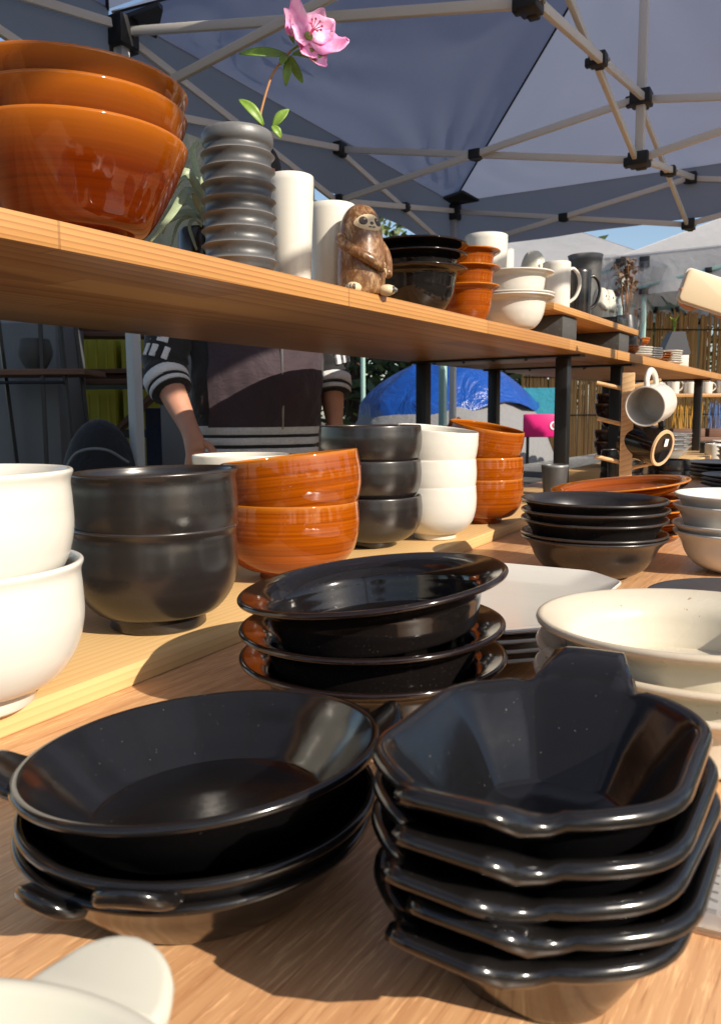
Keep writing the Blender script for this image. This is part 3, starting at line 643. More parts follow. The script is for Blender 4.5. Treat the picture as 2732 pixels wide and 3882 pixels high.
def patch(name, a0, z0, wa, wz, m, parent, off=.0008, fn=None):
    vs = [onbody(a0, z0)+onbody(a0, z0).normalized()*0]; b = MB(); n = 24; rings = 5; pts = []
    for r in range(rings+1):
        for j in range(n):
            g = 2*math.pi*j/n; k = r/rings; q = fn(g) if fn else 1
            p = onbody(a0+wa*k*q*math.cos(g), z0+wz*k*q*math.sin(g)); d = Vector((p.x, p.y, 0)).normalized()
            pts.append(p+d*(off if r < rings else -off*.5))
    fs = [tuple(range(n))]+[(r*n+j, r*n+(j+1) % n, (r+1)*n+(j+1) % n, (r+1)*n+j) for r in range(rings) for j in range(n)]
    b.add(pts, fs); return b.build(name, m, parent, sharp=0)
patch('face', .05, .1115, .80, .0165, cream, sl, .0012, lambda g: 1+.10*math.cos(2*g))
for s in (-1, 1):
    ep = patch('eye_patch', .05+s*.36, .1130, .24, .0078, dkb, sl, .0022, lambda g, s=s: 1+.25*math.cos(g-(-.7 if s > 0 else 3.8)))
    MB().ball(onbody(.05+s*.33, .1140, 1.07), .0016, 8, 6).build('eye', cream, ep)
patch('nose', .05, .1085, .10, .003, dkb, sl, .0024)
for s in (-1, 1): patch('mouth', .05+s*.09, .1025, .09, .0012, dkb, sl, .0024)
MB().tube(cr([onbody(-1.5, .088, 1.0), onbody(-1.2, .078, 1.14), onbody(-.7, .064, 1.2), onbody(-.15, .050, 1.2), onbody(.45, .040, 1.13)], 5), [.0095]*4+[.0085]*17, 12).build('arm', ms, sl, sharp=0)
MB().tube(cr([onbody(1.6, .086, 1.0), onbody(1.4, .07, 1.1), onbody(1.25, .052, 1.12), onbody(1.0, .032, 1.1)], 5), .008, 12).build('arm', ms, sl, sharp=0)
for k in range(3): MB().tube([onbody(.33, .046-.004*k, 1.3), onbody(.46, .041-.005*k, 1.26), onbody(.55, .036-.005*k, 1.18)], [.0018, .0016, .0008], 8).build('claw', cream, sl)
for a in (-.75, .75):
    q = onbody(a, .007, 1.12); ft = MB().ball(q, (.016, .013, .009), 14, 8, M=Matrix.Rotation(a, 4, 'Z')).build('foot', cream, sl, sharp=0)
    for k in (-1, 0, 1): MB().ball(q+Vector((math.cos(a), math.sin(a), 0))*.012+Vector((-math.sin(a), math.cos(a), 0))*.005*k, (.005, .0025, .005), 8, 6, M=Matrix.Rotation(a, 4, 'Z')).build('toe', dkb, ft)
# ------------------------------------------------------------------ bear mug and twin cats on a tray
def animal(name, loc, rot, Rr, H, label, two=False):
    t = thing(name, loc, label, 'figurine', None, rot)
    p_ = [(0, 0), (Rr*.8, 0), (Rr*.95, H*.06), (Rr, H*.3), (Rr*.95, H*.6), (Rr*.82, H*.82), (Rr*.5, H*.96), (0, H)]
    for s in ((-.62, .62) if two else (0,)):
        k = .62 if two else 1
        b = MB().lathe([(q.x*k, q.y) for q in cr([Vector(q) for q in p_], 4)][:-1]+[(0, H)], 32, M=Matrix.Translation((0, s*Rr, 0))).build('body', M['ivory'], t, sharp=0)
        for e in (-1, 1): MB().lathe([(.2*Rr*k, 0), (.16*Rr*k, H*.06), (0, H*.13)], 12, M=Matrix.Translation((0, s*Rr+e*Rr*k*.5, H*.86))).build('ear', M['ivory'], b, sharp=0)
        for e in (-1, 1): MB().ball((Rr*k*.83, s*Rr+e*Rr*k*.33, H*.74), (Rr*.05, Rr*.09, H*.035), 8, 6).build('eye', mat('grey_slip', (.22, .21, .18), .5), b)
        MB().ball((Rr*k*.93, s*Rr, H*.655), (Rr*.05, Rr*.11, H*.016), 8, 6).build('mouth', mat('grey_slip_line', (.30, .28, .24), .5), b)
        for e in (-1, 1): MB().tube([(Rr*k*.3, s*Rr+e*Rr*k*.88, H*.55), (Rr*k*.75, s*Rr+e*Rr*k*.78, H*.42), (Rr*k*1.02, s*Rr+e*Rr*k*.4, H*.36)], [.16*Rr, .17*Rr, .12*Rr], 10).build('paw', M['ivory'], b, sharp=0)
    return t
animal('bear_figure', (2.235, .850, RZ), -1.9, .040, .184, 'cream ceramic bear figure with small ears behind the white mug')
tray = MB().box((0, 0, .0025), (.12, .12, .005)).box((0, .058, .012), (.13, .006, .02)).box((0, -.058, .012), (.13, .006, .02)).box((.058, 0, .012), (.006, .11, .02)).box((-.058, 0, .012), (.006, .11, .02)).build('square_tray', M['black_satin'], bevel=.001)
tray.location = (2.60, .754, RZ); tag(tray, 'small dark square tray under the twin cat figures', 'tray')
animal('cat_figure', (2.60, .754, RZ+.0055), -1.7, .043, .112, 'cream ceramic twin cats leaning together on a dark tray', True)
# ------------------------------------------------------------------ air plant
map_ = leafmat('silver_leaf', (.36, .43, .26), .15)
ap = thing('air_plant', (.905, .885, SH), 'silvery green air plant with curling leaves between the amber bowls and the vase', 'plant'); ap.location = (0, 0, 0)
LV = [[(0.89, 0.835, 1.262), (0.851, 0.822, 1.279), (0.808, 0.815, 1.237), (0.764, 0.809, 1.194)], [(0.906, 0.847, 1.279), (0.879, 0.852, 1.314), (0.867, 0.872, 1.299), (0.857, 0.886, 1.262)],
      [(0.906, 0.847, 1.286), (0.915, 0.87, 1.329), (0.92, 0.88, 1.36), (0.926, 0.872, 1.371)], [(0.89, 0.835, 1.256), (0.893, 0.868, 1.28), (0.875, 0.896, 1.261), (0.843, 0.909, 1.227)],
      [(0.89, 0.835, 1.25), (0.878, 0.854, 1.259), (0.851, 0.859, 1.245), (0.832, 0.87, 1.228)], [(0.907, 0.846, 1.292), (0.923, 0.877, 1.319), (0.926, 0.908, 1.325), (0.928, 0.924, 1.315)],
      [(0.89, 0.836, 1.244), (0.881, 0.849, 1.253), (0.871, 0.865, 1.244), (0.827, 0.841, 1.194)], [(0.89, 0.836, 1.24), (0.877, 0.836, 1.247), (0.865, 0.838, 1.236), (0.855, 0.816, 1.199)],
      [(.91, .85, 1.27), (.95, .87, 1.31), (.99, .90, 1.30), (1.02, .92, 1.25)], [(.91, .85, 1.26), (.93, .90, 1.30), (.95, .95, 1.30), (.96, .99, 1.26)]]
for i, lp in enumerate(LV):
    wd = (.0062, .0052, .0042, .0056, .0050, .0042, .0018, .0018, .005, .005)[i]
    pts = cr([Vector(p) for p in lp], 7); vs = []; fs = []
    for j, p in enumerate(pts):
        t = j/(len(pts)-1); d = (pts[min(j+1, len(pts)-1)]-pts[max(j-1, 0)]).normalized(); side = d.cross(Vector((-.75, -.6, .35))).normalized(); nn = side.cross(d)
        wv = wd*(1-t**2.2)+.0010
        for s in (-1, 0, 1): vs.append(p+side*wv*s-nn*wv*.4*(1-abs(s)))
    for j in range(len(pts)-1):
        for k in (0, 1): q = j*3+k; fs.append((q, q+1, q+4, q+3))
    me = bpy.data.meshes.new('leaf'); me.from_pydata([tuple(x) for x in vs], [], fs); o = link('leaf', me, map_, ap, sharp=0)
    sm = o.modifiers.new('thickness', 'SOLIDIFY'); sm.thickness = .0012
MB().lathe([(0, 0), (.026, 0), (.036, .03), (.034, .075), (.030, .08), (.026, .07), (0, .065)], 32, M=Matrix.Translation((.915, .862, SH+.0005))).build('pot', M['black_satin'], ap)
# ------------------------------------------------------------------ mug rack with two hanging mugs
rk = thing('mug_rack', (1.783, .460, T), 'wooden mug rack post with round pegs standing in front of the shelf', 'rack', rz=.25)
MB().box((0, 0, .010), (.15, .15, .018)).build('base', M['peg'], rk, bevel=.003)
MB().box((0, 0, .166), (.026, .026, .296)).build('post', M['peg'], rk, bevel=.0015)
for d, z in (((-.16, .99), .298), ((.1, -1), .302), ((-.35, .94), .222), ((.25, -1), .210), ((-.25, .97), .140), ((.2, -1), .128)):
    dv = Vector((*d, 0)).normalized(); MB().tube([dv*.0+Vector((0, 0, z-.02)), dv*.066+Vector((0, 0, z-.004))], .0045, 12).build('peg', M['peg'], rk)
def hang_mug(ctr, axis_, m_out, label, Rr=.041, H=.088, foot=None, up=Vector((0, 0, 1))):
    me = cup_mesh('hung_mug', Rr, H, taper=.97); o = link('hung_mug', me, m_out); a = Vector(axis_).normalized()
    x = (up-a*up.dot(a)).normalized(); y = a.cross(x); Mx = Matrix((x, y, a)).transposed().to_4x4(); o.matrix_world = Matrix.Translation(Vector(ctr)-a*H/2) @ Mx
    e = Rr*.96; pts = [(e, 0, H*.84), (e+.012, 0, H*.87), (e+.026, 0, H*.72), (e+.028, 0, H*.5), (e+.018, 0, H*.27), (e, 0, H*.16)]
    MB().tube(cr([Vector(p) for p in pts], 5), .0052, 12, flat=1.5).build('handle', m_out, o, sharp=0)
    if foot: MB().lathe([(Rr*.80, -.001), (Rr*.94, -.001), (Rr*.965, .003), (Rr*.78, .003), (Rr*.80, -.001)], 48).build('foot_ring', foot, o); MB().box((.012, .006, -.0006), (.016, .012, .001)).build('price_sticker', M['card'], o)
    return tag(o, label, 'mug', 'mugs on the rack')
fw = Vector((math.cos(YAW), math.sin(YAW), 0)); rt = Vector((math.sin(YAW), -math.cos(YAW), 0))
hang_mug((1.739, .400, .987), -fw*.80-rt*.60+Vector((0, 0, -.12)), M['white'], 'white mug hanging by its handle from the upper peg of the rack')
hang_mug((1.800, .425, .905), fw*.78-rt*.62+Vector((0, 0, .25)), M['black_gloss'], 'dark mug hanging on the rack with its pale foot ring turned outwards', foot=M['tan'])
# ------------------------------------------------------------------ people
skin = mat('skin', (.52, .27, .18), .5); bsdf(skin).inputs['Subsurface Weight'].default_value = .15; bsdf(skin).inputs['Subsurface Radius'].default_value = (.01, .004, .002)
sn = noise_n(skin, coords(skin), 30, 4); setcol(skin, mix(skin, (.56, .29, .19), (.44, .20, .13), sn))
blackc = cloth('black_jacket', (.010, .010, .012)); plum = cloth('plum_velour', (.042, .022, .031), .8, .25); whitec = cloth('white_knit', (.72, .72, .74)); hairm = mat('dark_hair', (.015, .010, .008), .6); navy = cloth('navy_cloth', (.012, .02, .05))
def skin_body(name, J, E, parent, m):
    keys = list(J); me = bpy.data.meshes.new(name); me.from_pydata([J[k][0] for k in keys], [(keys.index(a), keys.index(b)) for a, b in E], [])
    o = link(name, me, m, parent, smooth=False)
    md = o.modifiers.new('skin', 'SKIN'); md.use_smooth_shade = True
    for i, k in enumerate(keys):
        r = J[k][1]; r = r if isinstance(r, tuple) else (r, r); me.skin_vertices[0].data[i].radius = r; me.skin_vertices[0].data[i].use_root = (k == 'pelvis')
    s = o.modifiers.new('subdivision', 'SUBSURF'); s.levels = 2; s.render_levels = 2
    return o
def hand_joints(J, E, tag_, wrist, palm_dir, across, curl, thumb_side):
    """palm and five fingers from a wrist joint; curl tips towards `curl`"""
    w_ = Vector(wrist); p = Vector(palm_dir).normalized(); a = Vector(across).normalized(); c = Vector(curl).normalized()
    J[tag_+'palm'] = (tuple(w_+p*.045), (.030, .018)); E.append((tag_+'wrist', tag_+'palm'))
    J[tag_+'knuckle'] = (tuple(w_+p*.078), (.034, .015)); E.append((tag_+'palm', tag_+'knuckle'))
    for i, (off, ln) in enumerate(((-.030, .060), (-.010, .072), (.010, .068), (.030, .052))):
        b = w_+p*.092+a*off; q = b+p*ln*.45+c*ln*.10; r = q+p*ln*.25+c*ln*.28; t = r+p*ln*.02+c*ln*.26
        for k, (v_, rr) in enumerate(((b, .0092), (q, .0088), (r, .0082), (t, .0066))): J[f'{tag_}f{i}{k}'] = (tuple(v_), rr)
        E.append((tag_+'knuckle', f'{tag_}f{i}0')); E += [(f'{tag_}f{i}{k}', f'{tag_}f{i}{k+1}') for k in range(3)]
    b = w_+p*.030+a*thumb_side*.036+c*.006
    for k, v_ in enumerate((b, b+p*.028+a*thumb_side*.012+c*.012, b+p*.052+a*thumb_side*.010+c*.022)): J[f'{tag_}t{k}'] = (tuple(v_), (.012, .0105, .008)[k])
    E.append((tag_+'palm', tag_+'t0')); E += [(tag_+'t0', tag_+'t1'), (tag_+'t1', tag_+'t2')]
def loft(secs, a0=-math.pi, a1=math.pi, n=48, thick=None):
    """secs: (z, cx, cy, rx, ry) cross-sections; open arc when a0..a1 is not a full turn"""
    full = abs(a1-a0-2*math.pi) < 1e-6; vs = []; fs = []; k = n if full else n+1
    for z, cx, cy, rx, ry in secs:
        for j in range(k):
            g = a0+(a1-a0)*j/n; wr = .010*noise.noise(Vector((math.cos(g)*2.5+z*5, math.sin(g)*2.5, z*9)))+.005*noise.noise(Vector((g*5+z*8, z*22, 3)))
            vs.append((cx+(rx+wr)*math.cos(g), cy+(ry+wr)*math.sin(g), z))
    for i in range(len(secs)-1):
        for j in range(n if full else n): q = (j+1) % k if full else j+1; fs.append((i*k+j, i*k+q, (i+1)*k+q, (i+1)*k+j))
    return MB().add(vs, fs)
def sec(tab, z, g=0.0):
    for a, b in zip(tab, tab[1:]):
        if a[0] <= z <= b[0]:
            t = (z-a[0])/(b[0]-a[0]); return (z,)+tuple(a[i]*(1-t)+b[i]*t+(g if i > 2 else 0) for i in range(1, 5))
    return tab[-1]
TORSO = [(.83, 0, 0, .130, .180), (.90, 0, 0, .130, .178), (1.0, .01, 0, .135, .178), (1.12, .01, 0, .132, .180), (1.25, 0, 0, .128, .190), (1.36, -.01, 0, .112, .190), (1.42, -.02, 0, .085, .150), (1.455, -.02, 0, .062, .075)]
def standing(loc, face, label, arms, hand_spec, seed, mtop=None, parts=None):
    t = thing('person', (loc[0], loc[1], 0), label, 'person', None, face)
    J = {'pelvis': ((0, 0, .92), (.13, .10)), 'waist': ((.0, 0, 1.06), (.125, .095)), 'chest': ((-.005, 0, 1.26), (.15, .10)), 'collar': ((-.02, 0, 1.40), (.09, .07)), 'neck': ((-.01, 0, 1.49), (.05, .05)),
         'jaw': ((.015, 0, 1.555), (.062, .066)), 'brow': ((.01, 0, 1.645), (.072, .088)), 'crown': ((.0, 0, 1.715), (.055, .062)), 'nose': ((.095, 0, 1.605), (.012, .010))}
    E = [('pelvis', 'waist'), ('waist', 'chest'), ('chest', 'collar'), ('collar', 'neck'), ('neck', 'jaw'), ('jaw', 'brow'), ('brow', 'crown'), ('jaw', 'nose')]
    for s, nm in ((-1, 'r'), (1, 'l')):
        el, wr = arms[nm]
        J[nm+'shoulder'] = ((-.02, s*.175, 1.385), (.058, .058)); J[nm+'elbow'] = (el, (.043, .043)); J[nm+'fore'] = (tuple(Vector(el)*.6+Vector(wr)*.4), (.042, .040)); J[nm+'wrist'] = (wr, (.027, .024))
        E += [('collar', nm+'shoulder'), (nm+'shoulder', nm+'elbow'), (nm+'elbow', nm+'fore'), (nm+'fore', nm+'wrist')]
        hand_joints(J, E, nm, wr, *hand_spec[nm])
        J[nm+'hip'] = ((0, s*.095, .86), (.088, .088)); J[nm+'knee'] = ((.01, s*.10, .48), (.058, .058)); J[nm+'ankle'] = ((-.02, s*.105, .10), (.042, .042)); J[nm+'toe'] = ((.13, s*.115, .045), (.045, .035))
        E += [('pelvis', nm+'hip'), (nm+'hip', nm+'knee'), (nm+'knee', nm+'ankle'), (nm+'ankle', nm+'toe')]
    skin_body('body', J, E, t, skin)
    MB().ball((-.012, 0, 1.665), (.094, .086, .090), 24, 14, M=Matrix.Rotation(.25, 4, 'Y')).ball((-.045, 0, 1.61), (.066, .082, .08), 20, 12).build('hair', hairm, t, sharp=0)
    for s in (-1, 1):
        MB().ball((.078, s*.031, 1.632), (.010, .013, .009), 12, 8).build('eye', M['card'], t); MB().ball((.006, s*.086, 1.60), (.016, .010, .028), 12, 8).build('ear', skin, t)
    MB().ball((.080, 0, 1.568), (.010, .024, .006), 12, 6).build('mouth', mat('lips', (.35, .12, .10), .5), t)
    zs = [.93+.02*i for i in range(27)]
    jk = loft([sec(TORSO, min(z, 1.455), .012) for z in zs]).build('jacket', mtop or blackc, t, sharp=0)
    for s, nm in ((-1, 'r'), (1, 'l')):
        el = Vector(arms[nm][0]); wr = Vector(arms[nm][1]); sh = Vector((-.02, s*.165, 1.395)); d = (wr-el).normalized(); up_ = (sh-el).normalized()
        end = el+d*.045
        pts = cr([sh, sh*.5+el*.5+Vector((0, s*.012, 0)), el+up_*.03, end], 6); rr = [.074-.018*i/(len(pts)-1)+.004*math.sin(i*2.2) for i in range(len(pts))]
        slv = MB().tube(pts, rr, 24).build('sleeve', mtop or blackc, t, sharp=0)
        if parts == 'vendor':
            pu = (sh-el).normalized(); out_ = Vector((.95, s*.75, .05)); out_ = (out_-pu*out_.dot(pu)).normalized(); tn = pu.cross(out_)
            for q in range(5):
                for b_ in (-.030, -.004, .022):
                    c0 = el+pu*(.018+.045*q)+tn*(b_+.007*math.sin(q*2.3+b_*90)); vv = []
                    for (du, dt) in ((0, -.006), (0, .009), (.034, .011), (.034, -.004)):
                        pp = c0+pu*du+tn*dt; ax0 = el+pu*((pp-el).dot(pu)); rad = (pp-ax0)+out_*.062; vv.append(ax0+rad.normalized()*.0685)
                    MB().add(vv+[x-out_*.006 for x in vv], [(0, 1, 2, 3), (7, 6, 5, 4), (0, 4, 5, 1), (1, 5, 6, 2), (2, 6, 7, 3), (3, 7, 4, 0)]).build('stripe', whitec, slv)
            for k_, (q0, q1, mm) in enumerate(((.018, .050, whitec), (.050, .058, blackc), (.058, .072, whitec), (.072, .079, blackc))):
                MB().tube([el+d*q0, el+d*(q0+.004), el+d*(q1-.004), el+d*q1], [.058-.001*k_, .0635-.002*k_, .0635-.002*k_, .058-.001*k_], 24).build('cuff', mm, slv, sharp=0)
    if parts == 'vendor':
        loft([sec(TORSO, z, .019) for z in [.936+.02*i for i in range(22)]], -.95, 1.05, 40).build('front_panel', plum, t, sharp=0)
        MB().tube([Vector((sec(TORSO, z, .021)[1]+sec(TORSO, z, .021)[3]*math.cos(.16), sec(TORSO, z, .021)[4]*math.sin(.16), z)) for z in [.93+.03*i for i in range(14)]], .004, 8).build('zip', M['screw'], t)
        for z0, z1, mm, g in ((.915, .940, whitec, .018), (.906, .916, blackc, .0165), (.886, .907, whitec, .0165), (.876, .887, blackc, .016), (.855, .877, whitec, .016), (.83, .856, blackc, .015)):
            loft([sec(TORSO, z0, g-.003), sec(TORSO, z0+.003, g), sec(TORSO, z1-.003, g), sec(TORSO, z1, g-.003)]).build('hem_band', mm, t, sharp=0)
    # trousers
    for s in (-1, 1):
        MB().tube([(0, s*.085, .90), (.0, s*.095, .80), (.012, s*.10, .48), (-.018, s*.105, .10)], [.105, .10, .078, .065], 24).build('trouser_leg', navy, t, sharp=0)
        MB().ball((.05, s*.11, .045), (.145, .055, .048), 18, 10).build('shoe', blackc, t)
    return t
standing((1.865, 1.555), R_(-126), 'vendor in black striped-sleeve jacket with plum front, one hand on the table', {'r': ((.02, -.275, 1.095), (.15, -.222, .925)), 'l': ((-.02, .235, 1.10), (.05, .225, .93))},
         {'r': ((.30, .12, -.95), (.15, 1, .1), (.3, .2, -.6), 1), 'l': ((.25, -.1, -.95), (.2, 1, 0), (.4, -.1, -.5), -1)}, 3, parts='vendor')
# customer who photographs the display; only the hands and phone reach into view
cp = Vector((2.62, -.23)); ph = cf(.855, 2.0, .283)
fa = math.atan2(ph.y-cp.y, ph.x-cp.x)
def loc_of(p): d = Vector((p[0]-cp.x, p[1]-cp.y)); return (d.x*math.cos(fa)+d.y*math.sin(fa), -d.x*math.sin(fa)+d.y*math.cos(fa), p[2])
lx = rt*math.cos(.31)+Vector((0, 0, -math.sin(.31))); ly = fw.cross(lx) if fw.cross(lx).z > 0 else -fw.cross(lx)
wl = ph+lx*.066-ly*.020+fw*.036; wr_ = ph+lx*.150-ly*.045+fw*.040
l1, l2 = loc_of(wl), loc_of(wr_)
def ldir(v): return (v.x*math.cos(fa)+v.y*math.sin(fa), -v.x*math.sin(fa)+v.y*math.cos(fa), v.z)
standing(cp, fa, 'customer in a navy top reaching forward with both hands to photograph the display', {'l': ((.30, .25, 1.06), l1), 'r': ((.30, -.24, 1.08), l2)},
         {'l': (ldir((-lx*.97+ly*.12)), ldir(ly), ldir(-fw), 1), 'r': (ldir((-lx*.25+ly*.5)), ldir(lx), ldir(-fw), -1)}, 5, mtop=navy)
pm = mat('phone_case', (.56, .44, .28), .35); pt = thing('smartphone', ph, 'phone in a beige case held up by a customer', 'phone')
pt.rotation_mode = 'QUATERNION'; pt.rotation_quaternion = Matrix((lx, ly, lx.cross(ly))).transposed().to_quaternion()
def rrect(a, b, r): return [(sx*(a-r)+r*math.cos(g), sy*(b-r)+r*math.sin(g)) for sx, sy, g0 in ((1, 1, 0), (-1, 1, 90), (-1, -1, 180), (1, -1, 270)) for g in [R_(g0+15*i) for i in range(7)]]
link('case', ear_mesh('case', rrect(.080, .0395, .012), .0095), pm, pt)
link('bumper', ear_mesh('bumper', rrect(.0835, .043, .0145), .006), mat('case_bumper', (.55, .52, .46), .3), pt).location = (0, 0, -.0022)
MB().box((.060, .020, .0105), (.022, .024, .003)).build('camera_bump', M['nylon'], pt, bevel=.001)
# ------------------------------------------------------------------ behind the stall, vendor's side
def boxthing(name, c, d, m, label, cat, rz=YAW-math.pi/2, group=None, bevel=.004):
    o = MB().box((0, 0, d[2]/2), d).build(name, m, bevel=bevel); o.location = (c[0], c[1], c[2]-d[2]/2); o.rotation_euler = (0, 0, rz); return tag(o, label, cat, group)
CR = YAW-math.pi/2
rack = thing('ladder_rack', cf(-1.30, 3.25, -ZC), 'black metal ladder rack with a wooden shelf behind the stall', 'rack', rz=CR)
for y in (-.12, .16):
    MB().bar((-.09, y, 0), (-.17, y*.6, 1.45), .014).build('rail', M['steel'], rack); MB().bar((.23, y, 0), (.14, y*.6, 1.45), .014).build('rail', M['steel'], rack)
MB().bar((.085, -.13, 0), (.075, -.08, 1.45), .014).build('rail', M['steel'], rack)
for z in (.62, 1.14):
    sb = MB().box((0.03, .01, z), (.44, .26, .022)).build('rack_shelf', M['oldwood'], rack, bevel=.002)
MB().tube([(-.15, -.1, 1.10), (.16, -.1, 1.10)], .006, 8).build('cross_bar', M['steel'], rack)
me = bowl_mesh('planter', [(.78, .2), (.97, .45), (1, .65), (.90, .92), (.84, 1)], .064, .118, .006, (.6, .03))
place('planter_pot', me, M['block'], tuple(cf(-1.27, 3.22, .184)), 'dark round stoneware pot on the ladder rack shelf', 'pot')
greyp = mat('grey_panel', (.13, .135, .14), .6)
boxthing('storage_cabinet', cf(-1.42, 3.62, -.06), (.30, .35, .90), greyp, 'grey storage cabinet behind the ladder rack', 'cabinet')
boxthing('storage_carton', cf(-1.42, 3.62, .36), (.28, .30, .28), mat('pale_carton', (.24, .24, .25), .7), 'pale carton on top of the grey cabinet', 'box')
boxthing('storage_carton', cf(-1.28, 3.05, -.35), (.30, .25, .30), mat('dull_carton', (.13, .13, .135), .7), 'dull grey carton on the ground below the ladder rack', 'box').location.z = .3
yel = mat('yellow_crate', (.42, .38, .03), .5)
for k, (lat, up_, wv) in enumerate(((-1.48, .31, .40), (-1.06, .29, .36), (-1.48, .02, .40), (-1.06, .02, .36), (-1.48, -.24, .40), (-1.06, -.24, .36))):
    cq = thing('yellow_crate', cf(lat, 4.45, up_-.09), ('topmost', 'topmost', 'middle', 'middle', 'lowest', 'lowest')[k]+' yellow plastic crate in the stack '+('next to the ladder rack', 'next to the vendor')[k % 2], 'crate', 'yellow crates behind the stall', CR)
    MB().box((0, 0, .01), (wv, .32, .02)).build('bottom', yel, cq)
    for y in (-.16, .16): MB().box((0, y, .11), (wv, .012, .2)).build('side', yel, cq, bevel=.003)
    for x in (-wv/2, wv/2): MB().box((x, 0, .11), (.012, .31, .2)).build('end', yel, cq, bevel=.003)
    for i in range(7): MB().box((-wv/2+.04+i*(wv-.08)/6, -.168, .10), (.012, .006, .17)).build('rib', yel, cq)
boxthing('crate_base', cf(-1.27, 4.45, -.65), (1.0, .4, .62), M['oldwood'], 'low wooden pallet box carrying the yellow crates', 'crate')
for k in range(9):
    z = (.385, .41, .435, .46, .485, .51, .19, .215, .165)[k]; lt = -1.18+random.uniform(-.1, .1)
    b_ = MB().box((0, 0, 0), (random.uniform(.9, 1.3), .16, .022)).build('old_board', M['oldwood'], bevel=.002); b_.location = cf(lt, 4.0+random.uniform(-.05, .05), z); b_.rotation_euler = (0, 0, CR+random.uniform(-.15, .15))
    tag(b_, ('lowest', 'second', 'third', 'fourth', 'fifth', 'topmost', 'middle', 'topmost', 'lowest')[k]+(' weathered brown board of the pile over the yellow crates' if k < 6 else ' weathered brown board of the thin pile between the yellow crates'), 'board', 'weathered boards behind the stall')
b_ = MB().box((0, 0, 0), (.95, .10, .022)).build('leaning_board', M['oldwood'], bevel=.002); b_.location = cf(-.96, 3.75, .08); b_.rotation_euler = (0, -.75, CR); tag(b_, 'weathered board leaning against the crates at a slant', 'board')
bp = thing('backpack', cf(-.98, 3.05, -ZC+.40), 'black backpack with a light blue tag on a crate behind the stall', 'bag', rz=CR)
MB().ball((0, 0, .27), (.15, .11, .29), 24, 16).build('bag_body', blackc, bp, sharp=0); MB().ball((0, -.08, .17), (.12, .07, .14), 20, 12).build('pocket', blackc, bp, sharp=0)
MB().tube(cr([(-.11, -.09, .36), (-.04, -.13, .44), (.06, -.13, .45), (.13, -.08, .40)], 5), .005, 8).build('piping', mat('grey_piping', (.2, .2, .2), .6), bp)
MB().box((.03, -.142, .31), (.07, .006, .022)).build('logo_patch', mat('light_blue_patch', (.10, .40, .62), .4), bp); MB().ball((.04, -.135, .265), (.04, .012, .022), 12, 8).build('reflector', M['pole'], bp)
boxthing('plastic_crate', cf(-.98, 3.05, -ZC+.4), (.36, .34, .398), mat('dark_crate', (.03, .03, .035), .5), 'dark plastic crate under the black backpack', 'crate')
boxthing('grey_box', cf(-.72, 3.5, .06), (.20, .3, 1.02), greyp, 'tall grey box next to the vendor', 'box')
bc = thing('folding_chair', cf(-.86, 3.9, -ZC), 'dark blue folding chair behind the stall', 'chair', rz=CR)
MB().box((0, 0, .44), (.44, .40, .03)).build('seat', navy, bc, bevel=.01); MB().box((0, .2, .80), (.44, .03, .42)).build('backrest', navy, bc, bevel=.01)
for x in (-.2, .2):
    for y in (-.18, .2): MB().tube([(x, y, 0), (x, y, .44 if y < 0 else 1.0)], .011, 8).build('leg', M['steel'], bc)
me = bowl_mesh('back_bowl', DEEP, .09, .07, .004, (.45, .08))
# dark sheet added as a backdrop: darkens the rear corner, covers open sky
sw = thing('dark_backdrop', cf(-1.7, 5.4, -ZC), 'dark green sheet added as a dark backdrop behind the storage corner', 'cloth', rz=CR)
vs = []; fs = []; nx = 60
for i in range(2):
    for j in range(nx+1): vs.append((-1.6+3.0*j/nx, .03*math.sin(j*.9), .05+2.85*i))
for j in range(nx): fs.append((j, j+1, nx+2+j, nx+1+j))
me2 = bpy.data.meshes.new('cloth_sheet'); me2.from_pydata(vs, [], fs); o = link('cloth_sheet', me2, cloth('dark_green_cloth', (.018, .026, .02)), sw, sharp=0); o.modifiers.new('thickness', 'SOLIDIFY').thickness = .004
for x in (-1.6, 1.4): MB().tube([(x, 0, 0), (x, 0, 2.95)], .018, 10).build('post', M['steel'], sw)
# ------------------------------------------------------------------ camp tent with blue tarp
ct = thing('camp_tent', cf(.78, 7.2, -ZC), 'grey dome tent covered by a crumpled blue tarpaulin beyond the stall', 'tent', rz=CR)
def dome(a, b, h, z0, n=40, m_=16, z1=1.0, crump=.02, off=0, drop=None):
    vs = []; fs = []
    for i in range(m_+1):
        t = z0+(z1-z0)*i/m_
        for j in range(n):
            g = 2*math.pi*j/n; r = (1-t**2.4)**.55; c_ = 1+crump*3*noise.noise(Vector((math.cos(g)*2.5, math.sin(g)*2.5, t*4+off)))
            z = t*h*(1+crump*noise.noise(Vector((g*2, t*3, off)))); 
            if drop and i == 0: z += drop(g)
            vs.append((a*r*c_*math.cos(g), b*r*c_*math.sin(g), z))
    for i in range(m_):
        for j in range(n): fs.append((i*n+j, i*n+(j+1) % n, (i+1)*n+(j+1) % n, (i+1)*n+j))
    return MB().add(vs, fs)
gt = cloth('grey_tent', (.24, .24, .25)); bt = mat('blue_tarp', (.008, .06, .30), .3); g_ = noise_n(bt, coords(bt), 4, 5, .6, .8); bump(bt, g_, .5, .12)
dome(1.0, .9, 1.42, 0).build('tent_body', gt, ct, sharp=0)
dome(1.05, .95, 1.47, .70, off=3, crump=.035, drop=lambda g: -.16*max(0, math.cos(g-3.4))+.04*math.sin(g*5)).build('tarp', bt, ct, sharp=0)
MB().tube([(-.25, -.86, .05), (-.2, -.82, .75), (0, -.76, .93), (.2, -.82, .75), (.25, -.86, .05)], .02, 8).build('door_zip', blackc, ct)
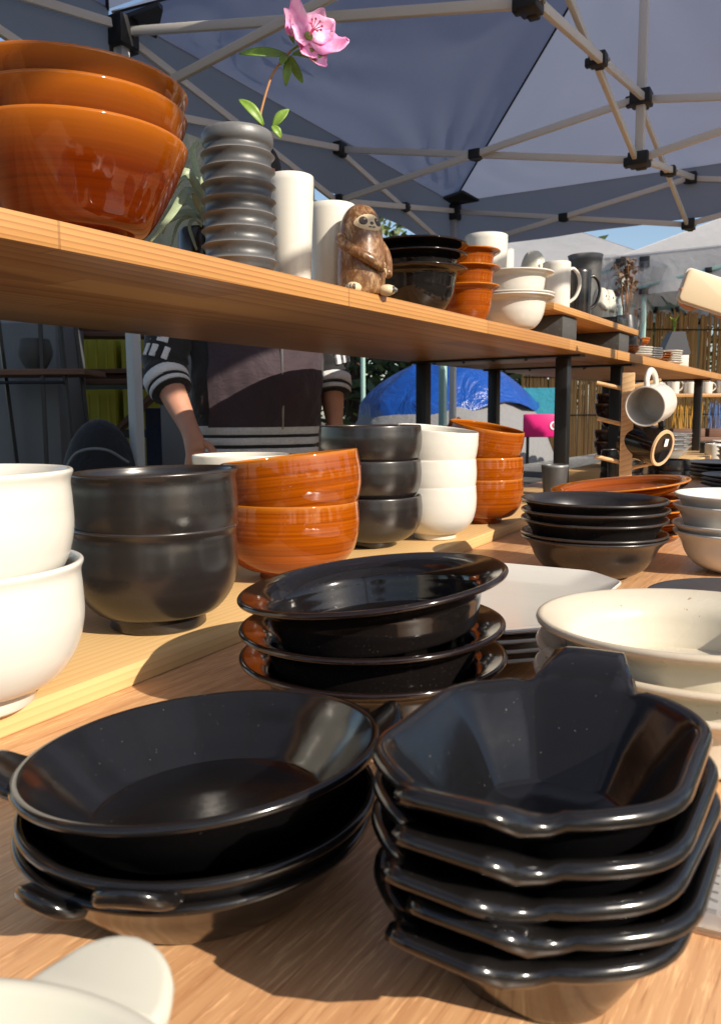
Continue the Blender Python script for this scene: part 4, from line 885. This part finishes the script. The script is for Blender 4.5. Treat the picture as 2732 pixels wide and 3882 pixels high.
mp_ = MB().box((0, 0, 1.15), (.05, .05, 2.3)).build('tent_pole', M['mint'], bevel=.006); mp_.location = cf(.63, 6.2, -ZC); tag(mp_, 'mint green canopy post in front of the blue tarpaulin', 'post')
# pink board, turquoise banner
pb = thing('pink_board', cf(1.36, 6.0, -ZC), 'magenta rounded board with a white ring emblem, standing in front of the tent', 'sign', rz=CR)
MB().box((0, 0, .88), (.31, .03, .17)).build('board', mat('magenta', (.62, .01, .17), .4), pb, bevel=.012)
MB().lathe([(.020, -.002), (.032, -.002), (.032, .002), (.020, .002), (.020, -.002)], 32, M=Matrix.Translation((.07, -.018, .88)) @ Matrix.Rotation(math.pi/2, 4, 'X')).build('ring_emblem', M['card'], pb)
MB().box((.07, -.018, .88), (.008, .003, .03)).build('emblem_bar', M['card'], pb)
for x in (-.12, .12): MB().tube([(x, 0, 0), (x, 0, .81)], .012, 8).build('leg', M['steel'], pb)
tb = thing('turquoise_banner', cf(1.62, 7.4, -ZC), 'turquoise banner hung low beside the tarpaulin tent', 'banner', rz=CR)
MB().box((0, 0, 1.03), (.42, .012, .34)).build('banner_sheet', cloth('turquoise', (.02, .26, .36)), tb)
for x in (-.2, .2): MB().tube([(x, .01, 0), (x, .01, 1.22)], .012, 8).build('pole', M['pole'], tb)
# ------------------------------------------------------------------ reed fence
fn = thing('reed_fence', cf(4.2, 8.9, -ZC), 'brown reed screen fence closing off the market beyond the white canopy', 'fence', rz=CR+.12)
mr = mat('reed', (.32, .17, .06), .7); rv = noise_n(mr, coords(mr, (60, 60, 1.5)), 1, 4, .7); setcol(mr, ramp(mr, rv, [(.3, (.24, .12, .04)), (.5, (.42, .235, .085)), (.72, (.56, .35, .14))]))
b = MB()
for i in range(300):
    x = -2.5+i*5.2/300; hh = 2.02+random.uniform(-.04, .04); b.tube([(x, random.uniform(-.01, .01), .02), (x+random.uniform(-.02, .02), random.uniform(-.01, .01), hh)], random.uniform(.0105, .0135), 6)
tag(b.build('reeds', mr, fn), kind='stuff')
for z in (.35, .95, 1.35, 1.85): MB().tube([(-2.5, -.02, z), (2.7, -.02, z)], .007, 6).build('wire', M['steel'], fn)
for x in (-2.4, -.8, .9, 2.6): MB().box((x, .05, 1.0), (.06, .06, 2.0)).build('post', M['oldwood'], fn)
# ------------------------------------------------------------------ far shelf with white mugs and slim sticks
fs_ = thing('far_shelf', cf(2.42, 5.9, -ZC), 'narrow wooden shelf on black posts holding white mugs near the reed fence', 'shelf', rz=CR+.1)
MB().box((0, 0, 1.09), (.95, .22, .025)).build('board', M['pine'], fs_, bevel=.002); MB().box((0, 0, .78), (1.0, .35, .03)).build('board', M['oldwood'], fs_, bevel=.002)
for x in (-.44, .44):
    for y in (-.09, .09): MB().box((x, y, .54), (.03, .03, 1.08)).build('post', M['steel'], fs_)
for k in range(7):
    lt = 2.02+k*.125; p_ = cf(lt, 5.9+.01*k, .1340)
    cup((p_.x, p_.y, ZC+.1345-.0), .043, .085+(.02 if k in (2, 5) else 0), M['white'], 'white mug in the row on the narrow far shelf'+(', one of the two taller ones' if k in (2, 5) else ', one of the low ones'), 'white mugs on the far shelf', 'mug', .96, handle=-.9, cat='mug')
for nm, lat0, col, lab in (('gold', 2.36, (.50, .27, .04), 'bundle of slim golden sticks standing upright in a box on the far shelf'), ('blue', 2.62, (.10, .20, .45), 'bundle of slim blue sticks standing upright in a box on the far shelf')):
    t = thing('stick_holder', cf(lat0, 5.86, -.174), lab, 'sticks', None, CR)
    MB().box((0, 0, .03), (.23, .08, .06)).build('holder_box', M['oldwood'], t, bevel=.003); mm = mat(nm+'_stick', col, .4)
    for i in range(22): MB().tube([(-.105+i*.01, random.uniform(-.03, .03), .03), (-.105+i*.01, random.uniform(-.03, .03), .03+random.uniform(.19, .23))], .0038, 6).build('stick', mm, t)
# ------------------------------------------------------------------ second table's pottery
P2 = thing('riser_plank', (2.62, .58, T), 'wooden riser plank under the bowls on the farther table', 'plank', rz=.03); MB().box((.85, .16, .02), (1.7, .30, .04)).build('board', M['plank'], P2, bevel=.0012)
big = bowl_mesh('big_grey_bowl', DEEP, .095, .09, .005, (.45, .08)); small = bowl_mesh('small_bowl', RICE, .06, .06, .0035, (.5, .1)); flat = bowl_mesh('flat_plate', [(.6, .25), (.85, .6), (1, 1)], .15, .022, .005, (.5, .15)); mid_b = bowl_mesh('mid_bowl', SAUCE, .085, .05, .004, (.42, .1))
mgrey = glaze('grey_glaze', (.22, .23, .24), (.16, .17, .18), rough=.2); mtemb = glaze('dark_brown_glaze', (.05, .016, .006), (.02, .008, .004), edge=(.4, .13, .03), rough=.12)
def far(me, m, x, y, z, label, group, cat='bowl', name='bowl', n=1, dz=.03):
    ordn = ('bottom', 'second', 'third', 'fourth', 'fifth', 'sixth', 'seventh')
    for i in range(n): label_ = label if n == 1 else ('top ' if i == n-1 else ordn[i]+' ')+label; place(name, me, m, (x+random.uniform(-.002, .002), y+random.uniform(-.002, .002), z+i*dz+.0004), label_, cat, group)
far(big, mtemb, 2.92, .77, T+.0402, 'dark brown big bowl on the far plank under the grey bowls', 'brown big bowls', n=2, dz=.04)
far(big, mgrey, 2.92, .77, T+.0402+.092+.04, 'big grey bowl nested above the dark brown bowls on the far plank', 'big grey bowls', n=2, dz=.035)
far(small, M['black_satin'], 2.36, .62, T, 'small black bowl in the stack behind the amber plates', 'small black bowls by the shelf post', n=3, dz=.032)
far(small, M['black_satin'], 2.50, .52, T, 'small black bowl in the low stack beside the mug rack', 'small black bowls by the mug rack', n=2, dz=.032)
far(flat, mslate, 3.05, .43, T, 'slate blue flat plate in the pile on the farther table', 'slate flat plates', 'plate', 'flat_plate', 4, .013)
far(flat, M['black_satin'], 2.62, .30, T, 'black flat plate in the pile nearer the mug rack', 'black flat plates', 'plate', 'flat_plate', 3, .013)
far(mid_b, mgrey, 3.35, .72, T+.0402, 'grey shallow bowl in the stack on the far plank', 'grey shallow bowls', n=4, dz=.018)
far(mid_b, M['white'], 3.62, .75, T+.0402, 'white shallow bowl in the stack at the end of the far plank', 'white shallow bowls', n=4, dz=.018)
far(mid_b, M['white'], 3.75, .50, T, 'white shallow bowl in the stack on the table before the far plank', 'white shallow bowls by the plank', n=3, dz=.018)
far(small, M['white'], 4.1, .62, T, 'small white bowl on the farther table', 'small white bowls far off', n=2, dz=.03)
cup((2.02, .70, T+.0004), .034, .098, M['pewter'], 'pewter cup behind the black soup bowls', taper=.78)
cup((2.26, .60, T+.0004), .032, .10, M['black_satin'], 'black tumbler at the foot of the shelf post', taper=.9)
for k in range(5): cup((3.9+.16*k, .62+.05*(k % 2), T+.0004), .04, .09, (M['white'], M['black_satin'], M['tan'])[k % 3], ('white mug leading the row far along the table', 'black mug between white and tan mugs far along the table', 'tan mug in the row far along the table', 'white mug after the tan mug far along the table', 'black mug closing the row far along the table')[k], 'mugs far along the table', 'mug', .95, handle=-1.2, cat='mug')
o = boxthing('wood_block', (1.98, .56, T+.0305), (.12, .08, .06), M['plank'], 'small pale wooden block behind the amber plates', 'block', .2)
# ------------------------------------------------------------------ shelf top beyond the riser shelf
cup((2.86, .76, SH+.0004), .034, .085, M['black_satin'], 'black mug beyond the riser shelf, next to the gift bag', None, 'mug', .95, handle=-.8, cat='mug')
sm = bowl_mesh('sauce_dish', DEEP, .045, .022, .003, (.5, .1))
far(sm, M['amber'], 2.80, .735, SH, 'small amber sauce dish at the shelf edge past the riser', 'small amber dishes', 'dish', 'sauce_dish', 2, .009)
mdot = glaze('dotted_black', (.01, .01, .01), (.02, .02, .02), rough=.15, speck=(75, (.75, .73, .68), .60))
far(bowl_mesh('tile_plate', [(.7, .3), (.9, .6), (1, 1)], .055, .014, .003, (.6, .1)), M['white'], 2.98, .745, SH, 'white small plate under the black dotted bowls', 'small white plates', 'plate', 'small_plate', 4, .008)
far(sm, mdot, 2.98, .745, SH+.0385, 'black dotted sauce dish on the pile of small white plates', 'black dotted dishes', 'dish', 'sauce_dish', 2, .009)
far(bowl_mesh('tile_plate2', [(.7, .3), (.9, .6), (1, 1)], .06, .014, .003, (.6, .1)), mgrey, 3.16, .755, SH, 'grey small plate in the pile beside the dotted dishes', 'small grey plates', 'plate', 'small_plate', 5, .008)
far(bowl_mesh('tile_plate3', [(.7, .3), (.9, .6), (1, 1)], .055, .014, .003, (.6, .1)), mtemb, 3.32, .75, SH, 'brown small plate in the pile past the grey plates', 'small brown plates', 'plate', 'small_plate', 4, .009)
far(bowl_mesh('tile_plate4', [(.7, .3), (.9, .6), (1, 1)], .06, .014, .003, (.6, .1)), M['white'], 3.52, .755, SH, 'white small plate in the pile beside the slate house', 'small white plates by the house', 'plate', 'small_plate', 6, .009)
hs = thing('slate_house', (3.70, .77, SH), 'blue-grey little house-shaped planter with a green sprig on the far shelf', 'planter', rz=CR)
MB().add([(-.06, -.04, .055), (.06, -.04, .055), (.035, -.035, .15), (-.02, -.035, .15), (-.06, .04, .055), (.06, .04, .055), (.035, .035, .15), (-.02, .035, .15)], [(0, 1, 2, 3), (7, 6, 5, 4), (0, 4, 5, 1), (1, 5, 6, 2), (2, 6, 7, 3), (3, 7, 4, 0)]).build('roof', mslate, hs)
MB().box((0, 0, .028), (.11, .07, .054)).build('wall', M['white'], hs, bevel=.002)
for k in range(6): leaf((0, 0, .15), (.03*math.cos(k), .03*math.sin(k), .20+.01*(k % 3)), .006, .2, ml, parent=hs)
# gift bag with dried flowers
gb = thing('flower_bag', (2.80, .74, SH), 'clear plastic wrap with dried flowers in a dark blue-grey vase on the shelf', 'bouquet', rz=CR)
MB().lathe([(0, 0), (.035, 0), (.042, .02), (.040, .10), (.032, .13), (.030, .13), (.036, .09), (.036, .02), (0, .012)], 32).build('vase', mslate, gb)
mcl = bpy.data.materials.new('cellophane'); mcl.use_nodes = True; q_ = mcl.node_tree; q_.nodes.remove(q_.nodes['Principled BSDF'])
x_ = N(mcl, 'ShaderNodeMixShader'); x_.inputs[0].default_value = .22; tr_ = N(mcl, 'ShaderNodeBsdfTransparent'); gl = N(mcl, 'ShaderNodeBsdfGlossy'); gl.inputs['Roughness'].default_value = .08
L(mcl, tr_.outputs[0], x_.inputs[1]); L(mcl, gl.outputs[0], x_.inputs[2]); L(mcl, x_.outputs[0], q_.nodes['Material Output'].inputs[0])
vs = []; fs = []; n = 26
for i in range(13):
    t = i/12
    for j in range(n): g = 2*math.pi*j/n; r = (.045+.065*t**1.4)*(1+.12*math.sin(g*5+t*3)+.05*math.sin(g*11)); vs.append((r*math.cos(g)*1.1, r*math.sin(g)*.7, .03+.27*t+.02*math.sin(g*2)*t))
for i in range(12):
    for j in range(n): fs.append((i*n+j, i*n+(j+1) % n, (i+1)*n+(j+1) % n, (i+1)*n+j))
me = bpy.data.meshes.new('wrap'); me.from_pydata(vs, [], fs); link('wrap', me, mcl, gb, sharp=0)
mdry = leafmat('dried_leaf', (.20, .13, .08), .1)
for k in range(16):
    g = k*2.4; top = Vector((.06*math.cos(g)*(k % 4)/3, .04*math.sin(g)*(k % 4)/3, .20+.006*k)); MB().tube([(0, 0, .10), top], .0012, 6).build('twig', mstem, gb)
    for q in range(3): leaf(top, top+Vector((.03*math.cos(g+q*2), .03*math.sin(g+q*2), .012*q)), .009, .3, mdry, 'dried_leaf', gb)
# ------------------------------------------------------------------ trees
mbark = mat('bark', (.08, .05, .03), .9); bn = noise_n(mbark, coords(mbark, (8, 8, 2)), 3, 5); setcol(mbark, mix(mbark, (.10, .065, .04), (.04, .025, .015), bn))
def tree(p, h, rad, seed, col, label, nl=2600, ls=.10):
    rnd = random.Random(seed); t = thing('tree', (p[0], p[1], 0), label, 'tree', 'trees behind the market')
    b = MB(); b.tube(cr([(0, 0, -.05), (.08, .02, h*.3), (-.04, .05, h*.55), (0, 0, h*.8)], 4), [.16-.011*i for i in range(13)], 10); cl = []
    for k in range(11):
        g = rnd.uniform(0, 6.28); z = h*rnd.uniform(.22, .85); r = rad*rnd.uniform(.45, .95)*(1-abs(z/h-.55)*.7); c = Vector((r*math.cos(g), r*math.sin(g), z)); cl.append((c, rad*rnd.uniform(.28, .5)))
        b.tube([(0, 0, z*.7), c*.55+Vector((0, 0, z*.36)), c], [.05, .03, .012], 6)
    b.build('trunk', mbark, t); vs = []; fs = []
    for i in range(nl):
        c, r = rnd.choice(cl); d = Vector((rnd.gauss(0, 1), rnd.gauss(0, 1), rnd.gauss(0, .8))).normalized()*r*rnd.uniform(.35, 1.05); q = c+d; s = ls*rnd.uniform(.6, 1.3)
        u = Vector((rnd.gauss(0, 1), rnd.gauss(0, 1), rnd.gauss(0, .6))).normalized(); v_ = u.cross(Vector((rnd.gauss(0, 1), rnd.gauss(0, 1), rnd.gauss(0, 1)))).normalized(); k = len(vs)
        vs += [tuple(q-u*s), tuple(q+v_*s*.45), tuple(q+u*s), tuple(q-v_*s*.45)]; fs.append((k, k+1, k+2, k+3))
    me = bpy.data.meshes.new('crown'); me.from_pydata(vs, [], fs); link('crown', me, col, t, smooth=False)
lm = []
for i, c in enumerate(((.075, .12, .03), (.05, .085, .025), (.11, .14, .035))):
    m = leafmat(f'tree_leaf_{i}', c, 0); lm.append(m)
for i, (lat, fwd_, h, r, c, lab) in enumerate(((-.1, 11.5, 4.6, 2.0, 1, 'dark broadleaf tree rising behind the vendor and the tarpaulin tent'), (2.0, 11.0, 4.4, 1.9, 0, 'leafy green tree between the tarpaulin tent and reed fence'), (-3.2, 10.5, 4.8, 2.1, 1, 'dark tree behind the storage corner'),
                                    (4.6, 13.5, 3.4, 1.9, 2, 'yellow-green tree beyond the reed fence'), (-6.2, 11.5, 5.2, 2.3, 0, 'broad tree past the end of the tables'), (7.6, 12.5, 3.4, 1.9, 1, 'dark tree past the white canopy'), (1.0, 13.5, 5.0, 2.2, 2, 'pale green tree farther behind the tent'), (-1.7, 13.2, 5.0, 2.2, 2, 'pale green tree farther behind the vendor'))):
    tree(cf(lat, fwd_, 0), h, r, 20+i, lm[c], lab)
for i, (x, y, h, r, c) in enumerate(((-6.5, -9.5, 3.6, 1.9, 0), (-2.5, -11.0, 3.9, 2.0, 1), (1.5, -10.2, 3.7, 1.9, 2), (5.5, -11.0, 4.0, 2.0, 0), (9.5, -9.6, 3.8, 2.0, 1), (-9.5, -4.5, 4.2, 2.0, 1), (13, -5, 4.5, 2.1, 0))):
    tree((x, y), h, r, 50+i, lm[c], ('low leafy tree', 'dark low tree', 'pale low tree', 'rounded low tree', 'wide low tree', 'tree by the entrance', 'tree by the lane')[i]+' across the lane in front of the stall', nl=1800, ls=.14)
